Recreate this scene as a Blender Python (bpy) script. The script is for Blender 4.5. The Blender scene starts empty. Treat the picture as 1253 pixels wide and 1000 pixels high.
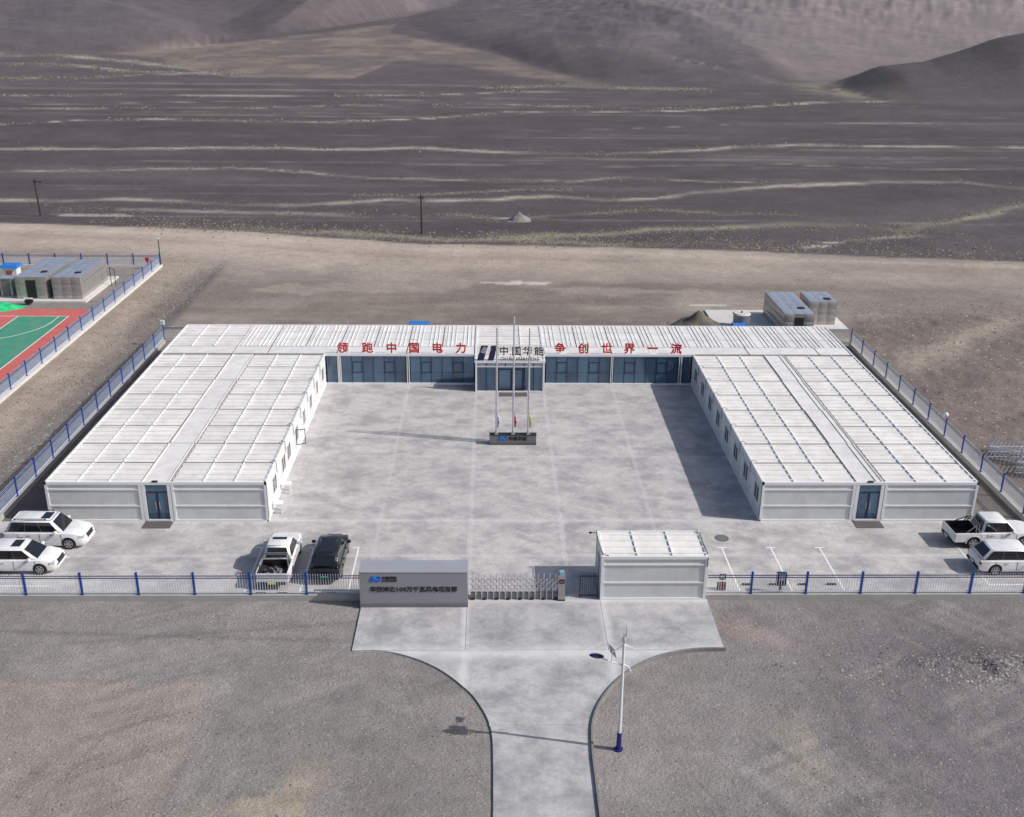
import bpy, bmesh, math, random
import numpy as np
from mathutils import Vector, Matrix
random.seed(7); rng = np.random.default_rng(11)
scene = bpy.context.scene
C = scene.collection
R = math.radians
def lin(c):
    return tuple(((v/255+.055)/1.055)**2.4 if v/255 > .04045 else v/255/12.92 for v in c)

# ------------------------------------------------------------------ camera
CAM = Vector((-1.545, -61.103, 32.106)); PSI, TH, RO = .020911, .377376, .0094686
F = Vector((math.sin(PSI)*math.cos(TH), math.cos(PSI)*math.cos(TH), -math.sin(TH)))
Rt = F.cross(Vector((0, 0, 1))).normalized(); Up = Rt.cross(F)
R2 = Rt*math.cos(RO)+Up*math.sin(RO); U2 = -Rt*math.sin(RO)+Up*math.cos(RO)
cd = bpy.data.cameras.new('camera'); cam = bpy.data.objects.new('camera', cd); C.objects.link(cam)
M = Matrix((R2, U2, -F)).transposed().to_4x4(); M.translation = CAM
cam.matrix_world = M
cd.sensor_width = 36; cd.lens = 1296.49/1253*36; cd.clip_start = .5; cd.clip_end = 20000
scene.camera = cam
# ------------------------------------------------------------------ light
SUN = Vector((1, -.205, 0)).normalized(); EL = R(37.4)
SUN = Vector((SUN.x*math.cos(EL), SUN.y*math.cos(EL), math.sin(EL)))
w = bpy.data.worlds.new('World'); scene.world = w; w.use_nodes = True
nt = w.node_tree; bg = nt.nodes['Background']
sk = nt.nodes.new('ShaderNodeTexSky'); sk.sky_type = 'NISHITA'; sk.sun_disc = False
sk.sun_elevation = EL; sk.sun_rotation = math.atan2(SUN.x, SUN.y); sk.altitude = 1000
sk.dust_density = 5.0; sk.air_density = 1.0; sk.ozone_density = .4
nt.links.new(sk.outputs[0], bg.inputs[0]); bg.inputs[1].default_value = .105
sd = bpy.data.lights.new('sun', 'SUN'); sd.energy = 3.8; sd.angle = R(.53); sd.color = (1, .957, .915)
so = bpy.data.objects.new('sun', sd); C.objects.link(so); so.rotation_euler = SUN.to_track_quat('Z', 'Y').to_euler()
vs = scene.view_settings; vs.view_transform = 'Standard'; vs.look = 'None'; vs.gamma = 1; vs.exposure = 0.0
vs.use_curve_mapping = False
scene.cycles.use_denoising = True
scene.cycles.max_bounces = 6

# ------------------------------------------------------------------ materials
def mat(name, col, rough=.6, metal=0., var=.08, scale=2., var2=0., scale2=30., bump=0., bscale=20., spec=.5, stretch=(1, 1, 1), tint=None, world=True, det=6, drough=.6, objvar=0., bands=None):
    """var: relative brightness variation of a broad noise; var2: of a fine one."""
    m = bpy.data.materials.new(name); m.use_nodes = True
    n = m.node_tree.nodes; l = m.node_tree.links; b = n['Principled BSDF']
    b.inputs['Roughness'].default_value = rough; b.inputs['Metallic'].default_value = metal
    b.inputs['Specular IOR Level'].default_value = spec
    base = lin(col) if max(col) > 1.001 else col
    co = n.new('ShaderNodeNewGeometry' if world else 'ShaderNodeTexCoord')
    src = co.outputs['Position'] if world else co.outputs['Object']
    mp = n.new('ShaderNodeMapping'); l.new(src, mp.inputs[0]); mp.inputs['Scale'].default_value = stretch
    t = n.new('ShaderNodeTexNoise'); t.inputs['Scale'].default_value = scale; t.inputs['Detail'].default_value = det; t.inputs['Roughness'].default_value = drough
    l.new(mp.outputs[0], t.inputs[0])
    mr = n.new('ShaderNodeMapRange'); l.new(t.outputs[0], mr.inputs[0])
    mr.inputs[1].default_value = .3; mr.inputs[2].default_value = .7; mr.inputs[3].default_value = 1-var; mr.inputs[4].default_value = 1+var
    fac = mr.outputs[0]
    if var2:
        t2 = n.new('ShaderNodeTexNoise'); t2.inputs['Scale'].default_value = scale2; t2.inputs['Detail'].default_value = 3
        l.new(src, t2.inputs[0])
        m2 = n.new('ShaderNodeMapRange'); l.new(t2.outputs[0], m2.inputs[0])
        m2.inputs[1].default_value = .3; m2.inputs[2].default_value = .7; m2.inputs[3].default_value = 1-var2; m2.inputs[4].default_value = 1+var2
        mu = n.new('ShaderNodeMath'); mu.operation = 'MULTIPLY'; l.new(fac, mu.inputs[0]); l.new(m2.outputs[0], mu.inputs[1]); fac = mu.outputs[0]
    if objvar:
        oi = n.new('ShaderNodeObjectInfo'); mo = n.new('ShaderNodeMapRange'); l.new(oi.outputs['Random'], mo.inputs[0]); mo.inputs[3].default_value = 1-objvar; mo.inputs[4].default_value = 1+objvar*.6
        mu = n.new('ShaderNodeMath'); mu.operation = 'MULTIPLY'; l.new(fac, mu.inputs[0]); l.new(mo.outputs[0], mu.inputs[1]); fac = mu.outputs[0]
    vm = n.new('ShaderNodeVectorMath'); vm.operation = 'SCALE'; vm.inputs[0].default_value = base; l.new(fac, vm.inputs['Scale'])
    out = vm.outputs[0]
    if tint:
        tc = lin(tint[0]); t3 = n.new('ShaderNodeTexNoise'); t3.inputs['Scale'].default_value = tint[1]; t3.inputs['Detail'].default_value = 5
        l.new(mp.outputs[0], t3.inputs[0]); m3 = n.new('ShaderNodeMapRange'); l.new(t3.outputs[0], m3.inputs[0])
        m3.inputs[1].default_value = .44; m3.inputs[2].default_value = .62; t3.inputs['Roughness'].default_value = .68; t3.inputs['Detail'].default_value = 9; m3.inputs[4].default_value = tint[2]
        mx = n.new('ShaderNodeMix'); mx.data_type = 'RGBA'; l.new(m3.outputs[0], mx.inputs[0]); l.new(out, mx.inputs[6]); mx.inputs[7].default_value = (*tc, 1)
        out = mx.outputs[2]
    if bands:   # pale cement stains along slab joints: (axis, position, half width, strength)
        sep = n.new('ShaderNodeSeparateXYZ'); l.new(src, sep.inputs[0]); nb = n.new('ShaderNodeTexNoise'); nb.inputs['Scale'].default_value = .9; nb.inputs['Detail'].default_value = 9; nb.inputs['Roughness'].default_value = .7; l.new(src, nb.inputs[0])
        for ax, c0, hw_, st_ in bands:
            def mth(op, a, b_):
                q = n.new('ShaderNodeMath'); q.operation = op
                for i_, v_ in enumerate((a, b_)):
                    if v_ is None: continue
                    if isinstance(v_, (int, float)): q.inputs[i_].default_value = v_
                    else: l.new(v_, q.inputs[i_])
                return q.outputs[0]
            d_ = mth('ABSOLUTE', mth('SUBTRACT', sep.outputs[ax], c0), None)
            d_ = mth('SUBTRACT', mth('DIVIDE', d_, hw_), mth('MULTIPLY', mth('SUBTRACT', nb.outputs[0], .5), 5.))
            m4 = n.new('ShaderNodeMapRange'); l.new(d_, m4.inputs[0]); m4.inputs[1].default_value = 1.5; m4.inputs[2].default_value = 0; m4.inputs[3].default_value = 0; m4.inputs[4].default_value = st_
            mx = n.new('ShaderNodeMix'); mx.data_type = 'RGBA'; l.new(m4.outputs[0], mx.inputs[0]); l.new(out, mx.inputs[6]); mx.inputs[7].default_value = (*lin((214, 213, 214)), 1); out = mx.outputs[2]
    l.new(out, b.inputs['Base Color'])
    if bump:
        tb = n.new('ShaderNodeTexNoise'); tb.inputs['Scale'].default_value = bscale; tb.inputs['Detail'].default_value = 4
        l.new(src, tb.inputs[0]); bp = n.new('ShaderNodeBump'); bp.inputs['Distance'].default_value = bump; bp.inputs['Strength'].default_value = 1
        l.new(tb.outputs[0], bp.inputs['Height']); l.new(bp.outputs[0], b.inputs['Normal'])
    return m
MT = {
 'roof': mat('white_roof_sheet', (234, 232, 229), .5, objvar=.05, var=.035, scale=.5, var2=.02, scale2=6, tint=((196, 190, 182), .9, .35)),
 'corr': mat('corridor_roof_sheet', (232, 230, 227), .5, objvar=.05, var=.04, scale=.7, tint=((196, 192, 186), 1.2, .4)),
 'frame': mat('white_steel_frame', (226, 227, 228), .45, var=.03, scale=3),
 'fwall': mat('front_wall_panel', (203, 206, 206), .5, var=.04, scale=.7, tint=((184, 180, 176), 1.0, .4)),
 'fpole': mat('flagpole_paint', (186, 188, 192), .35, metal=.3, var=.05),
 'cap': mat('pale_cyan_cap', (128, 172, 184), .5, var=.05),
 'dkerb': mat('weathered_kerb', (128, 126, 126), .9, var=.15, scale=2),
 'wall': mat('white_wall_panel', (214, 216, 217), .5, var=.03, scale=.7, tint=((190, 184, 176), 1.4, .3)),
 'gutter': mat('dark_gutter', (112, 110, 108), .8, var=.2, scale=6),
 'black': mat('black_rubber', (32, 32, 34), .7, var=.1),
 'glass': mat('blue_glass', (88, 112, 136), .10, metal=.35, var=.22, scale=.5, objvar=.22, spec=.7),  # broad tone noise puts varied reflections into the glass colour
 'dglass': mat('dark_window_glass', (52, 58, 66), .1, metal=.2, var=.1, spec=.7),
 'mull': mat('dark_blue_mullion', (34, 48, 78), .4, var=.05),
 'conc': mat('court_concrete', (190, 187, 185), .85, var=.2, scale=1.2, var2=.09, scale2=6, bump=.004, bscale=14, tint=((148, 146, 148), .42, .8), stretch=(.9, 1.15, 1), det=12, drough=.78, objvar=.04, bands=[(0, 2.95, .13, .5), (0, -2.85, .13, .45), (0, -8.7, .12, .4), (0, 8.9, .12, .4), (1, -4.45, .16, .45), (1, 10.2, .15, .35), (1, .1, .25, .5)]),
 'apron': mat('apron_concrete', (182, 181, 181), .85, var=.17, scale=1.2, var2=.08, scale2=6, bump=.004, bscale=14, tint=((146, 146, 149), .45, 1.0), det=12, drough=.75, objvar=.04, bands=[(1, -14.6, .55, .8), (0, -2.95, .22, .7), (0, 4.7, .25, .7), (1, -9.6, .2, .5)]),
 'kerb': mat('kerb_concrete', (172, 170, 166), .9, var=.1, scale=1.5, var2=.05),
 'lightkerb': mat('pale_concrete', (205, 203, 198), .9, var=.08, scale=1.5),
 'blue': mat('blue_painted_steel', (22, 66, 150), .45, var=.08, scale=4),
 'dblue': mat('dark_blue_rail', (40, 52, 96), .5, var=.08),
 'picket': mat('pale_picket', (214, 218, 226), .5, var=.04),
 'pale_mesh': mat('bluish_picket', (186, 200, 226), .5, var=.04),
 'red': mat('red_sign_letter', (196, 26, 34), .45, var=.04),
 'navy': mat('navy_sign', (34, 34, 74), .45, var=.05),
 'inkblack': mat('black_sign_letter', (34, 32, 38), .5, var=.05),
 'sgrey': mat('grey_stone_cladding', (142, 142, 148), .35, var=.03, scale=.8, var2=.02),
 'dgrey': mat('dark_grey_stone', (112, 112, 116), .5, var=.05),
 'steel': mat('stainless_steel', (176, 173, 170), .35, metal=.6, var=.12, scale=1.2, var2=.05, scale2=9, world=False),
 'galv': mat('galvanised_roof', (160, 168, 182), .5, metal=.3, var=.14, scale=1.0, var2=.06),
 'chrome': mat('bright_steel', (210, 210, 212), .25, metal=.7, var=.05),
 'carwhite': mat('white_car_paint', (232, 233, 235), .25, var=.02, spec=.6, tint=((206, 202, 196), 1.6, .5)),
 'carblack': mat('black_car_paint', (38, 38, 42), .18, var=.02, spec=.7),
 'carglass': mat('car_glass', (30, 34, 38), .06, var=.03, spec=.8),
 'tyre': mat('tyre_rubber', (34, 33, 33), .85, var=.1),
 'rim': mat('alloy_rim', (176, 176, 178), .3, metal=.6, var=.05),
 'lampred': mat('red_tail_lamp', (150, 22, 26), .2, var=.03),
 'lampclear': mat('clear_headlamp', (200, 205, 210), .12, metal=.3, var=.03),
 'trim': mat('dark_trim', (44, 44, 46), .6, var=.05),
 'mat': mat('dark_entrance_mat', (92, 90, 92), .9, var=.08, scale=3),
 'paint': mat('white_road_paint', (232, 232, 232), .7, var=.06, scale=3, var2=.08),
 'red_ct': mat('red_court_paint', (200, 98, 94), .8, var=.12, scale=.8, var2=.06, tint=((178, 130, 120), .6, .5)),
 'green_ct': mat('green_court_paint', (66, 144, 118), .8, var=.12, scale=.8, var2=.06, tint=((112, 148, 128), .6, .5)),
 'net': mat('green_netting', (40, 190, 120), .8, var=.3, scale=2.5),
 'dnet': mat('dark_green_netting', (98, 94, 82), .9, var=.3, scale=2.0, var2=.2),
 'soil': mat('heaped_soil', (128, 116, 106), .95, var=.2, scale=2, var2=.15, scale2=8, bump=.05, bscale=6),
 'pale_soil': mat('pale_rubble', (132, 127, 126), .95, var=.2, scale=2, var2=.15),
 'fblue': mat('blue_flag_cloth', (70, 76, 180), .8, var=.1), 'fwhite': mat('white_flag_cloth', (225, 225, 235), .8, var=.05),
 'fred': mat('red_flag_cloth', (205, 36, 52), .8, var=.1), 'fyel': mat('yellow_flag_cloth', (226, 222, 90), .8, var=.1),
 'logoblue': mat('blue_logo', (24, 92, 200), .4, var=.05), 'logocyan': mat('cyan_logo', (40, 150, 220), .4, var=.05),
 'solar': mat('solar_cell', (60, 64, 78), .2, var=.15, scale=8, spec=.8),
 'pole': mat('white_pole_paint', (220, 220, 224), .4, var=.03),
 'wood': mat('tarred_timber', (58, 54, 54), .9, var=.15), 'bluebright': mat('bright_blue_sheet', (40, 120, 205), .5, var=.08),
 'orange': mat('orange_panel', (190, 110, 90), .7, var=.1), 'gravelbag': mat('grey_tarpaulin', (110, 112, 112), .8, var=.25, scale=4, world=False),
}
# ------------------------------------------------------------------ mesh helpers
class MB:
    def __init__(s): s.v = []; s.f = []
    def add(s, vs, fs):
        o = len(s.v); s.v += [tuple(v) for v in vs]; s.f += [tuple(i+o for i in f) for f in fs]; return s
    def box(s, x0, x1, y0, y1, z0, z1):
        return s.add([(x0,y0,z0),(x1,y0,z0),(x1,y1,z0),(x0,y1,z0),(x0,y0,z1),(x1,y0,z1),(x1,y1,z1),(x0,y1,z1)],
                     [(0,3,2,1),(4,5,6,7),(0,1,5,4),(1,2,6,5),(2,3,7,6),(3,0,4,7)])
    def hexa(s, lo, hi):   # lo, hi: four points each (counter-clockwise from above)
        return s.add(list(lo)+list(hi), [(0,3,2,1),(4,5,6,7),(0,1,5,4),(1,2,6,5),(2,3,7,6),(3,0,4,7)])
    def tube(s, p, q, r, r2=None, n=8):
        p = Vector(p); q = Vector(q); r2 = r if r2 is None else r2
        d = (q-p).normalized(); a = d.orthogonal().normalized(); b = d.cross(a)
        vs = []
        for c, rr in ((p, r), (q, r2)):
            for i in range(n):
                t = 2*math.pi*i/n; vs.append(c+(a*math.cos(t)+b*math.sin(t))*rr)
        fs = [(i, (i+1) % n, n+(i+1) % n, n+i) for i in range(n)] + [tuple(range(n-1, -1, -1)), tuple(range(n, 2*n))]
        return s.add(vs, fs)
    def bar(s, p, q, wd, ht):  # rectangular bar along p->q, wd across (horizontal), ht thick
        p = Vector(p); q = Vector(q); d = (q-p).normalized()
        a = d.cross(Vector((0, 0, 1))); a = Vector((1, 0, 0)) if a.length < 1e-4 else a.normalized(); b = a.cross(d)
        vs = [c+a*sx*wd/2+b*sy*ht/2 for c in (p, q) for sx, sy in ((-1,-1),(1,-1),(1,1),(-1,1))]
        return s.add(vs, [(0,3,2,1),(4,5,6,7),(0,1,5,4),(1,2,6,5),(2,3,7,6),(3,0,4,7)])
    def prism(s, pts, z0, z1):
        n = len(pts)
        return s.add([(x, y, z0) for x, y in pts]+[(x, y, z1) for x, y in pts],
                     [tuple(range(n-1, -1, -1)), tuple(range(n, 2*n))]+[(i, (i+1) % n, n+(i+1) % n, n+i) for i in range(n)])
    def mesh(s, name, m=None, smooth=False, bevel=0):
        me = bpy.data.meshes.new(name); me.from_pydata(s.v, [], s.f)
        bm = bmesh.new(); bm.from_mesh(me); bmesh.ops.recalc_face_normals(bm, faces=bm.faces)
        if bevel: bmesh.ops.bevel(bm, geom=list(bm.edges), offset=bevel, segments=2, affect='EDGES', clamp_overlap=True)
        bm.to_mesh(me); bm.free()
        if m: me.materials.append(m if not isinstance(m, str) else MT[m])
        if smooth:
            for p in me.polygons: p.use_smooth = True
        return me
def tag(o, label=None, cat=None, group=None, kind=None):
    if label: o['label'] = label
    if cat: o['category'] = cat
    if group: o['group'] = group
    if kind: o['kind'] = kind
    return o
def empty(name, loc=(0, 0, 0), rz=0, **k):
    o = bpy.data.objects.new(name, None); C.objects.link(o); o.location = loc; o.rotation_euler = (0, 0, rz); return tag(o, **k)
def ob(name, me, parent=None, loc=(0, 0, 0), rz=0, rot=None, **k):
    if isinstance(me, tuple): me = me[0].mesh(name, me[1])
    o = bpy.data.objects.new(name, me); C.objects.link(o); o.location = loc
    o.rotation_euler = rot if rot else (0, 0, rz)
    if parent: o.parent = parent
    return tag(o, **k)
def copy_tree(o, parent=None):
    c = o.copy(); C.objects.link(c)
    if parent: c.parent = parent
    for ch in list(o.children): copy_tree(ch, c)
    return c
def text_mesh(name, txt, size, m, bold=.02, ext=.03, sx=1.0):
    cu = bpy.data.curves.new('tmp_text', 'FONT'); cu.body = txt; cu.size = size; cu.extrude = ext; cu.offset = bold; cu.align_x = 'CENTER'; cu.resolution_u = 3
    o = bpy.data.objects.new('tmp_text', cu); C.objects.link(o)
    bpy.context.view_layer.update()
    dg = bpy.context.evaluated_depsgraph_get()
    me = bpy.data.meshes.new_from_object(o.evaluated_get(dg)); me.name = name
    bpy.data.objects.remove(o); bpy.data.curves.remove(cu)
    me.materials.clear(); me.materials.append(MT[m])
    if sx != 1:
        for v in me.vertices: v.co.x *= sx
    return me
def vnoise(x, y, seed=0):
    xi = np.floor(x).astype(np.int64); yi = np.floor(y).astype(np.int64); fx = x-xi; fy = y-yi
    fx = fx*fx*(3-2*fx); fy = fy*fy*(3-2*fy)
    def h(a, b):
        n = (a*374761393+b*668265263+seed*2246822519) & 0xffffffff
        n = ((n ^ (n >> 13))*1274126177) & 0xffffffff; n = n ^ (n >> 16)
        return (n & 0xffff)/65535.
    return (h(xi, yi)*(1-fx)+h(xi+1, yi)*fx)*(1-fy)+(h(xi, yi+1)*(1-fx)+h(xi+1, yi+1)*fx)*fy
def fbm(x, y, sc, octv=4, seed=0):
    s = 0; a = .5; t = 0
    for i in range(octv):
        s = s+a*vnoise(x/sc+i*17.3, y/sc-i*9.1, seed+i); t += a; a *= .55; sc *= .5
    return s/t-.5
def sm(a, b, x): t = np.clip((x-a)/(b-a), 0, 1); return t*t*(3-2*t)
# ------------------------------------------------------------------ ground: washes and fan of the desert plain (world metres)
STREAKS = [(0.75,'w',[[-80.0,109.7,2.4],[-70.2,109.3,2.4],[-61.0,111.0,2.5],[-50.6,109.2,2.4],[-41.0,107.4,2.4],[-32.6,107.7,2.4],[-24.4,109.3,2.4],[-18.0,112.3,2.5],[-8.0,111.2,2.5],[0.9,114.3,2.6],[7.8,116.0,2.6],[17.8,112.7,2.5],[24.8,113.6,2.6],[32.8,120.6,2.8],[44.5,125.0,2.9],[56.7,129.6,3.0],[69.0,132.7,3.1],[84.4,133.2,3.1],[93.0,126.6,2.9]]),(0.6,'w',[[-92.3,138.6,1.6],[-74.0,140.2,1.6],[-61.1,142.7,1.6],[-48.0,143.2,1.7],[-39.8,140.6,1.6],[-27.6,134.6,1.5],[-16.1,132.3,1.5],[1.1,130.3,1.5],[12.1,130.7,1.5],[23.9,135.5,1.6],[31.2,133.1,1.5],[38.5,131.6,1.5]]),(0.75,'w',[[-104.5,167.0,2.9],[-94.0,167.5,2.9],[-75.0,168.4,2.9],[-54.1,171.8,3.0],[-36.2,168.9,2.9],[-19.0,173.5,3.0],[1.6,167.0,2.9],[23.1,164.4,2.8],[41.7,171.3,3.0],[57.1,179.7,3.2],[71.6,181.7,3.3],[94.4,180.2,3.2],[117.4,178.6,3.2]]),(0.8,'w',[[-122.5,209.0,2.1],[-108.0,218.6,2.3],[-90.1,221.5,2.3],[-69.5,219.2,2.3],[-43.4,218.9,2.3],[-22.8,225.7,2.4],[2.6,245.2,2.7],[14.1,245.9,2.8],[37.5,247.5,2.8],[53.3,250.7,2.9],[69.8,260.8,3.0],[91.5,274.2,3.3],[113.7,283.5,3.5]]),(0.5,'w',[[-126.6,245.0,2.1],[-101.7,248.8,2.1],[-70.6,248.8,2.1],[-43.5,262.1,2.3],[2.9,265.4,2.4],[26.8,260.1,2.3],[51.2,259.5,2.3]]),(0.6,'w',[[-154.6,284.0,2.9],[-107.4,287.8,3.0],[-78.8,287.3,3.0],[-52.2,289.5,3.0],[-21.1,294.8,3.1],[3.4,308.5,3.3]]),(0.6,'w',[[-181.0,345.8,5.1],[-155.3,348.3,5.1],[-138.1,365.9,5.6],[-112.8,377.0,5.9]]),(0.6,'w',[[-214.0,423.0,7.1],[-187.0,420.9,7.1],[-150.7,390.7,6.2],[-120.8,376.1,5.9]]),(0.7,'w',[[-240.9,485.9,12.9],[-216.6,489.4,13.1],[-170.1,451.0,11.4],[-130.5,407.2,9.6],[-101.8,365.5,8.0]]),(0.8,'g',[[0.5,84.6,2.3],[18.4,88.8,2.5],[30.6,90.7,2.5],[43.5,93.9,2.6],[52.7,94.1,2.6],[57.3,89.7,2.5],[65.6,95.6,2.7],[74.8,102.7,2.9],[85.6,111.1,3.2]]),(0.6,'w',[[40.6,79.0,1.2],[48.0,83.1,1.3],[56.9,87.0,1.4]]),(0.65,'g',[[-49.7,90.5,2.5],[-36.6,89.1,2.5],[-24.8,87.8,2.4],[-10.8,84.4,2.3],[0.5,82.6,2.3],[11.6,81.3,2.2]]),(0.5,'w',[[-15.0,116.1,0.9],[-7.3,118.6,0.9],[2.4,122.0,1.0]]),(0.6,'w',[[3.6,324.3,5.3],[18.6,332.3,5.5],[47.2,324.8,5.3],[65.6,323.2,5.3]]),(0.3,'w',[[44.6,466.4,6.1],[66.9,414.8,5.0],[103.4,347.1,3.7]]),(0.5,'w',[[-58.4,102.9,1.9],[-44.2,101.4,1.9],[-29.1,99.9,1.9]]),(0.45,'g',[[-6.8,100.5,1.3],[0.7,97.0,1.2],[10.8,101.0,1.3],[24.0,105.2,1.3],[36.1,101.6,1.3]]),(0.35,'w',[[-142.1,255.0,1.8],[-115.8,259.2,1.8],[-85.1,268.7,1.9],[-47.1,276.6,2.0],[-2.0,282.6,2.1]]),(0.35,'w',[[6.0,203.2,1.6],[30.4,207.8,1.7],[61.5,219.8,1.8],[95.2,225.4,1.9],[139.0,224.4,1.9]]),(0.3,'w',[[14.0,146.6,1.2],[33.5,149.4,1.2],[57.1,153.5,1.3],[78.3,148.1,1.2],[102.6,147.1,1.2]])]
FAN_UP = [(-197,521),(-178,565),(-157,648),(-133,756),(-121,896),(-91,992),(-80,800),(-72,769),(-34,649),(-2,535),(16,429),(30,371),(45,338)]
FAN_LO = [(-190,500),(-156,465),(-129,412),(-97,370),(-63,349),(-54,352),(-50,420),(-46,474),(-17,436),(10.5,369),(38,327)]
ROAD_UP = [(-110, 98), (-72.7, 92.7), (-60.5, 91.3), (-48.2, 89.4), (-36.3, 87.5), (-24.3, 84.05), (-10.5, 80.3), (20.2, 78.5), (67, 71.6), (120, 64)]
def ip(x, P): P = np.array(sorted(P)); return np.interp(x, P[:, 0], P[:, 1])
def height(X, Y):
    z = -.06+.035*fbm(X, Y, 3, 3, 5)
    z = z+.10*fbm(X, Y, 14, 3, 9)*sm(42, 60, Y)+.5*fbm(X, Y, 40, 3, 3)*sm(100, 160, Y)
    # bank between the two compounds
    z = z-.35*sm(-41.6, -39, X)*(1-sm(-36, -34, X))*sm(-5, 5, Y)*(1-sm(60, 75, Y))
    # churned soil right of the camp, heap in the right foreground
    ch = sm(34.5, 37, X)*(1-sm(60, 75, X))*sm(-5, 5, Y)*(1-sm(44, 52, Y))
    z = z+ch*(.28*fbm(X, Y, 1.1, 3, 21)+.12)
    hp = np.exp(-(((X-26.5)/5.2)**2+((Y+15.9+.12*(X-24))/1.0)**2)**1.5)
    z = z+hp*(.42+.5*fbm(X, Y, .9, 3, 31))
    ru = sm(-15.9, -16.6, Y)*(1-sm(-15.2, -14.2, X))
    z = z+ru*.05
    q_ = -X*math.sin(R(28))+Y*math.cos(R(28)); p_ = X*math.cos(R(28))+Y*math.sin(R(28)); z = z+(1-sm(-11, -10, Y))*.03*fbm(p_/7, q_/.6, 1, 3, 930)*sm(-.02, .16, fbm(X, Y, 6, 3, 980))
    tr = sm(10, 14, X)*(1-sm(24, 28, X))*(1-sm(-15, -13, Y)); z = z+tr*.12*fbm(X, Y, 1.3, 4, 44)
    # near bank of the washes beyond the road
    z = z+.35*fbm(X, Y, 6, 3, 71)*np.exp(-((Y-ip(X, ROAD_UP)-4)/3.5)**2)
    # hills
    rough = fbm(X, Y, 60, 5, 13)
    rd = np.abs(fbm(X*1.6, Y*.7, 70, 4, 77))*2
    rYb = ip(X, [(100, 9999), (118, 318), (120.3, 295), (125.4, 279), (144.5, 275), (161, 272), (400, 262)])
    rc = ip(X, [(118, 0), (124, .4), (131, 4.0), (138, 7.6), (145, 8.4), (154, 9.2), (164, 12.4), (176, 16.8), (185, 19.5), (210, 27), (260, 40), (400, 55)])
    h = rc*sm(0, 1, (Y-rYb)/(334-rYb).clip(8, 90))*(1-sm(334, 372, Y))
    z = z+h*(1+.10*rough-.12*rd)
    lYb = ip(X, [(-500, 470), (-244, 492), (-220, 503), (-199, 521), (-180, 548), (-173, 594), (-167, 694), (-160, 2000)])
    lc = ip(X*870/(Y+70), [(-520, 90), (-400, 52), (-300, 23), (-275, 18.5), (-250, 12.5), (-226, 5.6), (-200, .8), (-185, 0)])
    h = np.minimum(lc, .14*np.clip(Y-lYb, 0, None))*(1-sm(860, 1100, Y))
    z = z+h*(1+.25*rough)
    bYb = ip(X, [(-600, 830), (-216, 817), (-187, 770), (-167, 750), (-149, 815), (-131, 981), (-114, 1220), (-90, 1400), (-40, 1600), (0, 1800), (400, 2000)])
    h = np.minimum(.10*np.clip(Y-bYb, 0, None), 90); z = z+h*(1+.08*rough-.08*rd)
    cYb = ip(X, [(-600, 3600), (-200, 1450), (-72, 800), (-34, 649), (-2.4, 535), (15.8, 429), (29.7, 371), (45.6, 342), (70, 327), (97, 335), (127, 380), (200, 430), (500, 480)])
    cl = .13*np.clip(X+72+(Y-900)*.075, 0, None)
    hb = .115*np.clip(Y-cYb, 0, None); h = np.clip(-6*np.log(np.exp(-np.minimum(cl, 300)/6)+np.exp(-np.minimum(hb, 300)/6)), 0, None); h = np.where(h > 60, 60+(h-60)*.5, h)
    z = z+h*(1+.16*rough-.16*rd)-np.clip(h*.08, 0, 3.0)*np.abs(fbm(X*1.4+Y*.3, Y*.35, 26, 4, 515))*4
    z = z+.10*np.clip(Y-1500, 0, None)*(1+.4*fbm(X, Y, 500, 4, 91))
    return z
def inpoly_between(X, Y, P, Q, soft):
    lo = ip(X, P); up = ip(X, Q)
    return sm(-soft, soft, Y-lo)*(1-sm(-soft, soft, Y-up))
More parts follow.
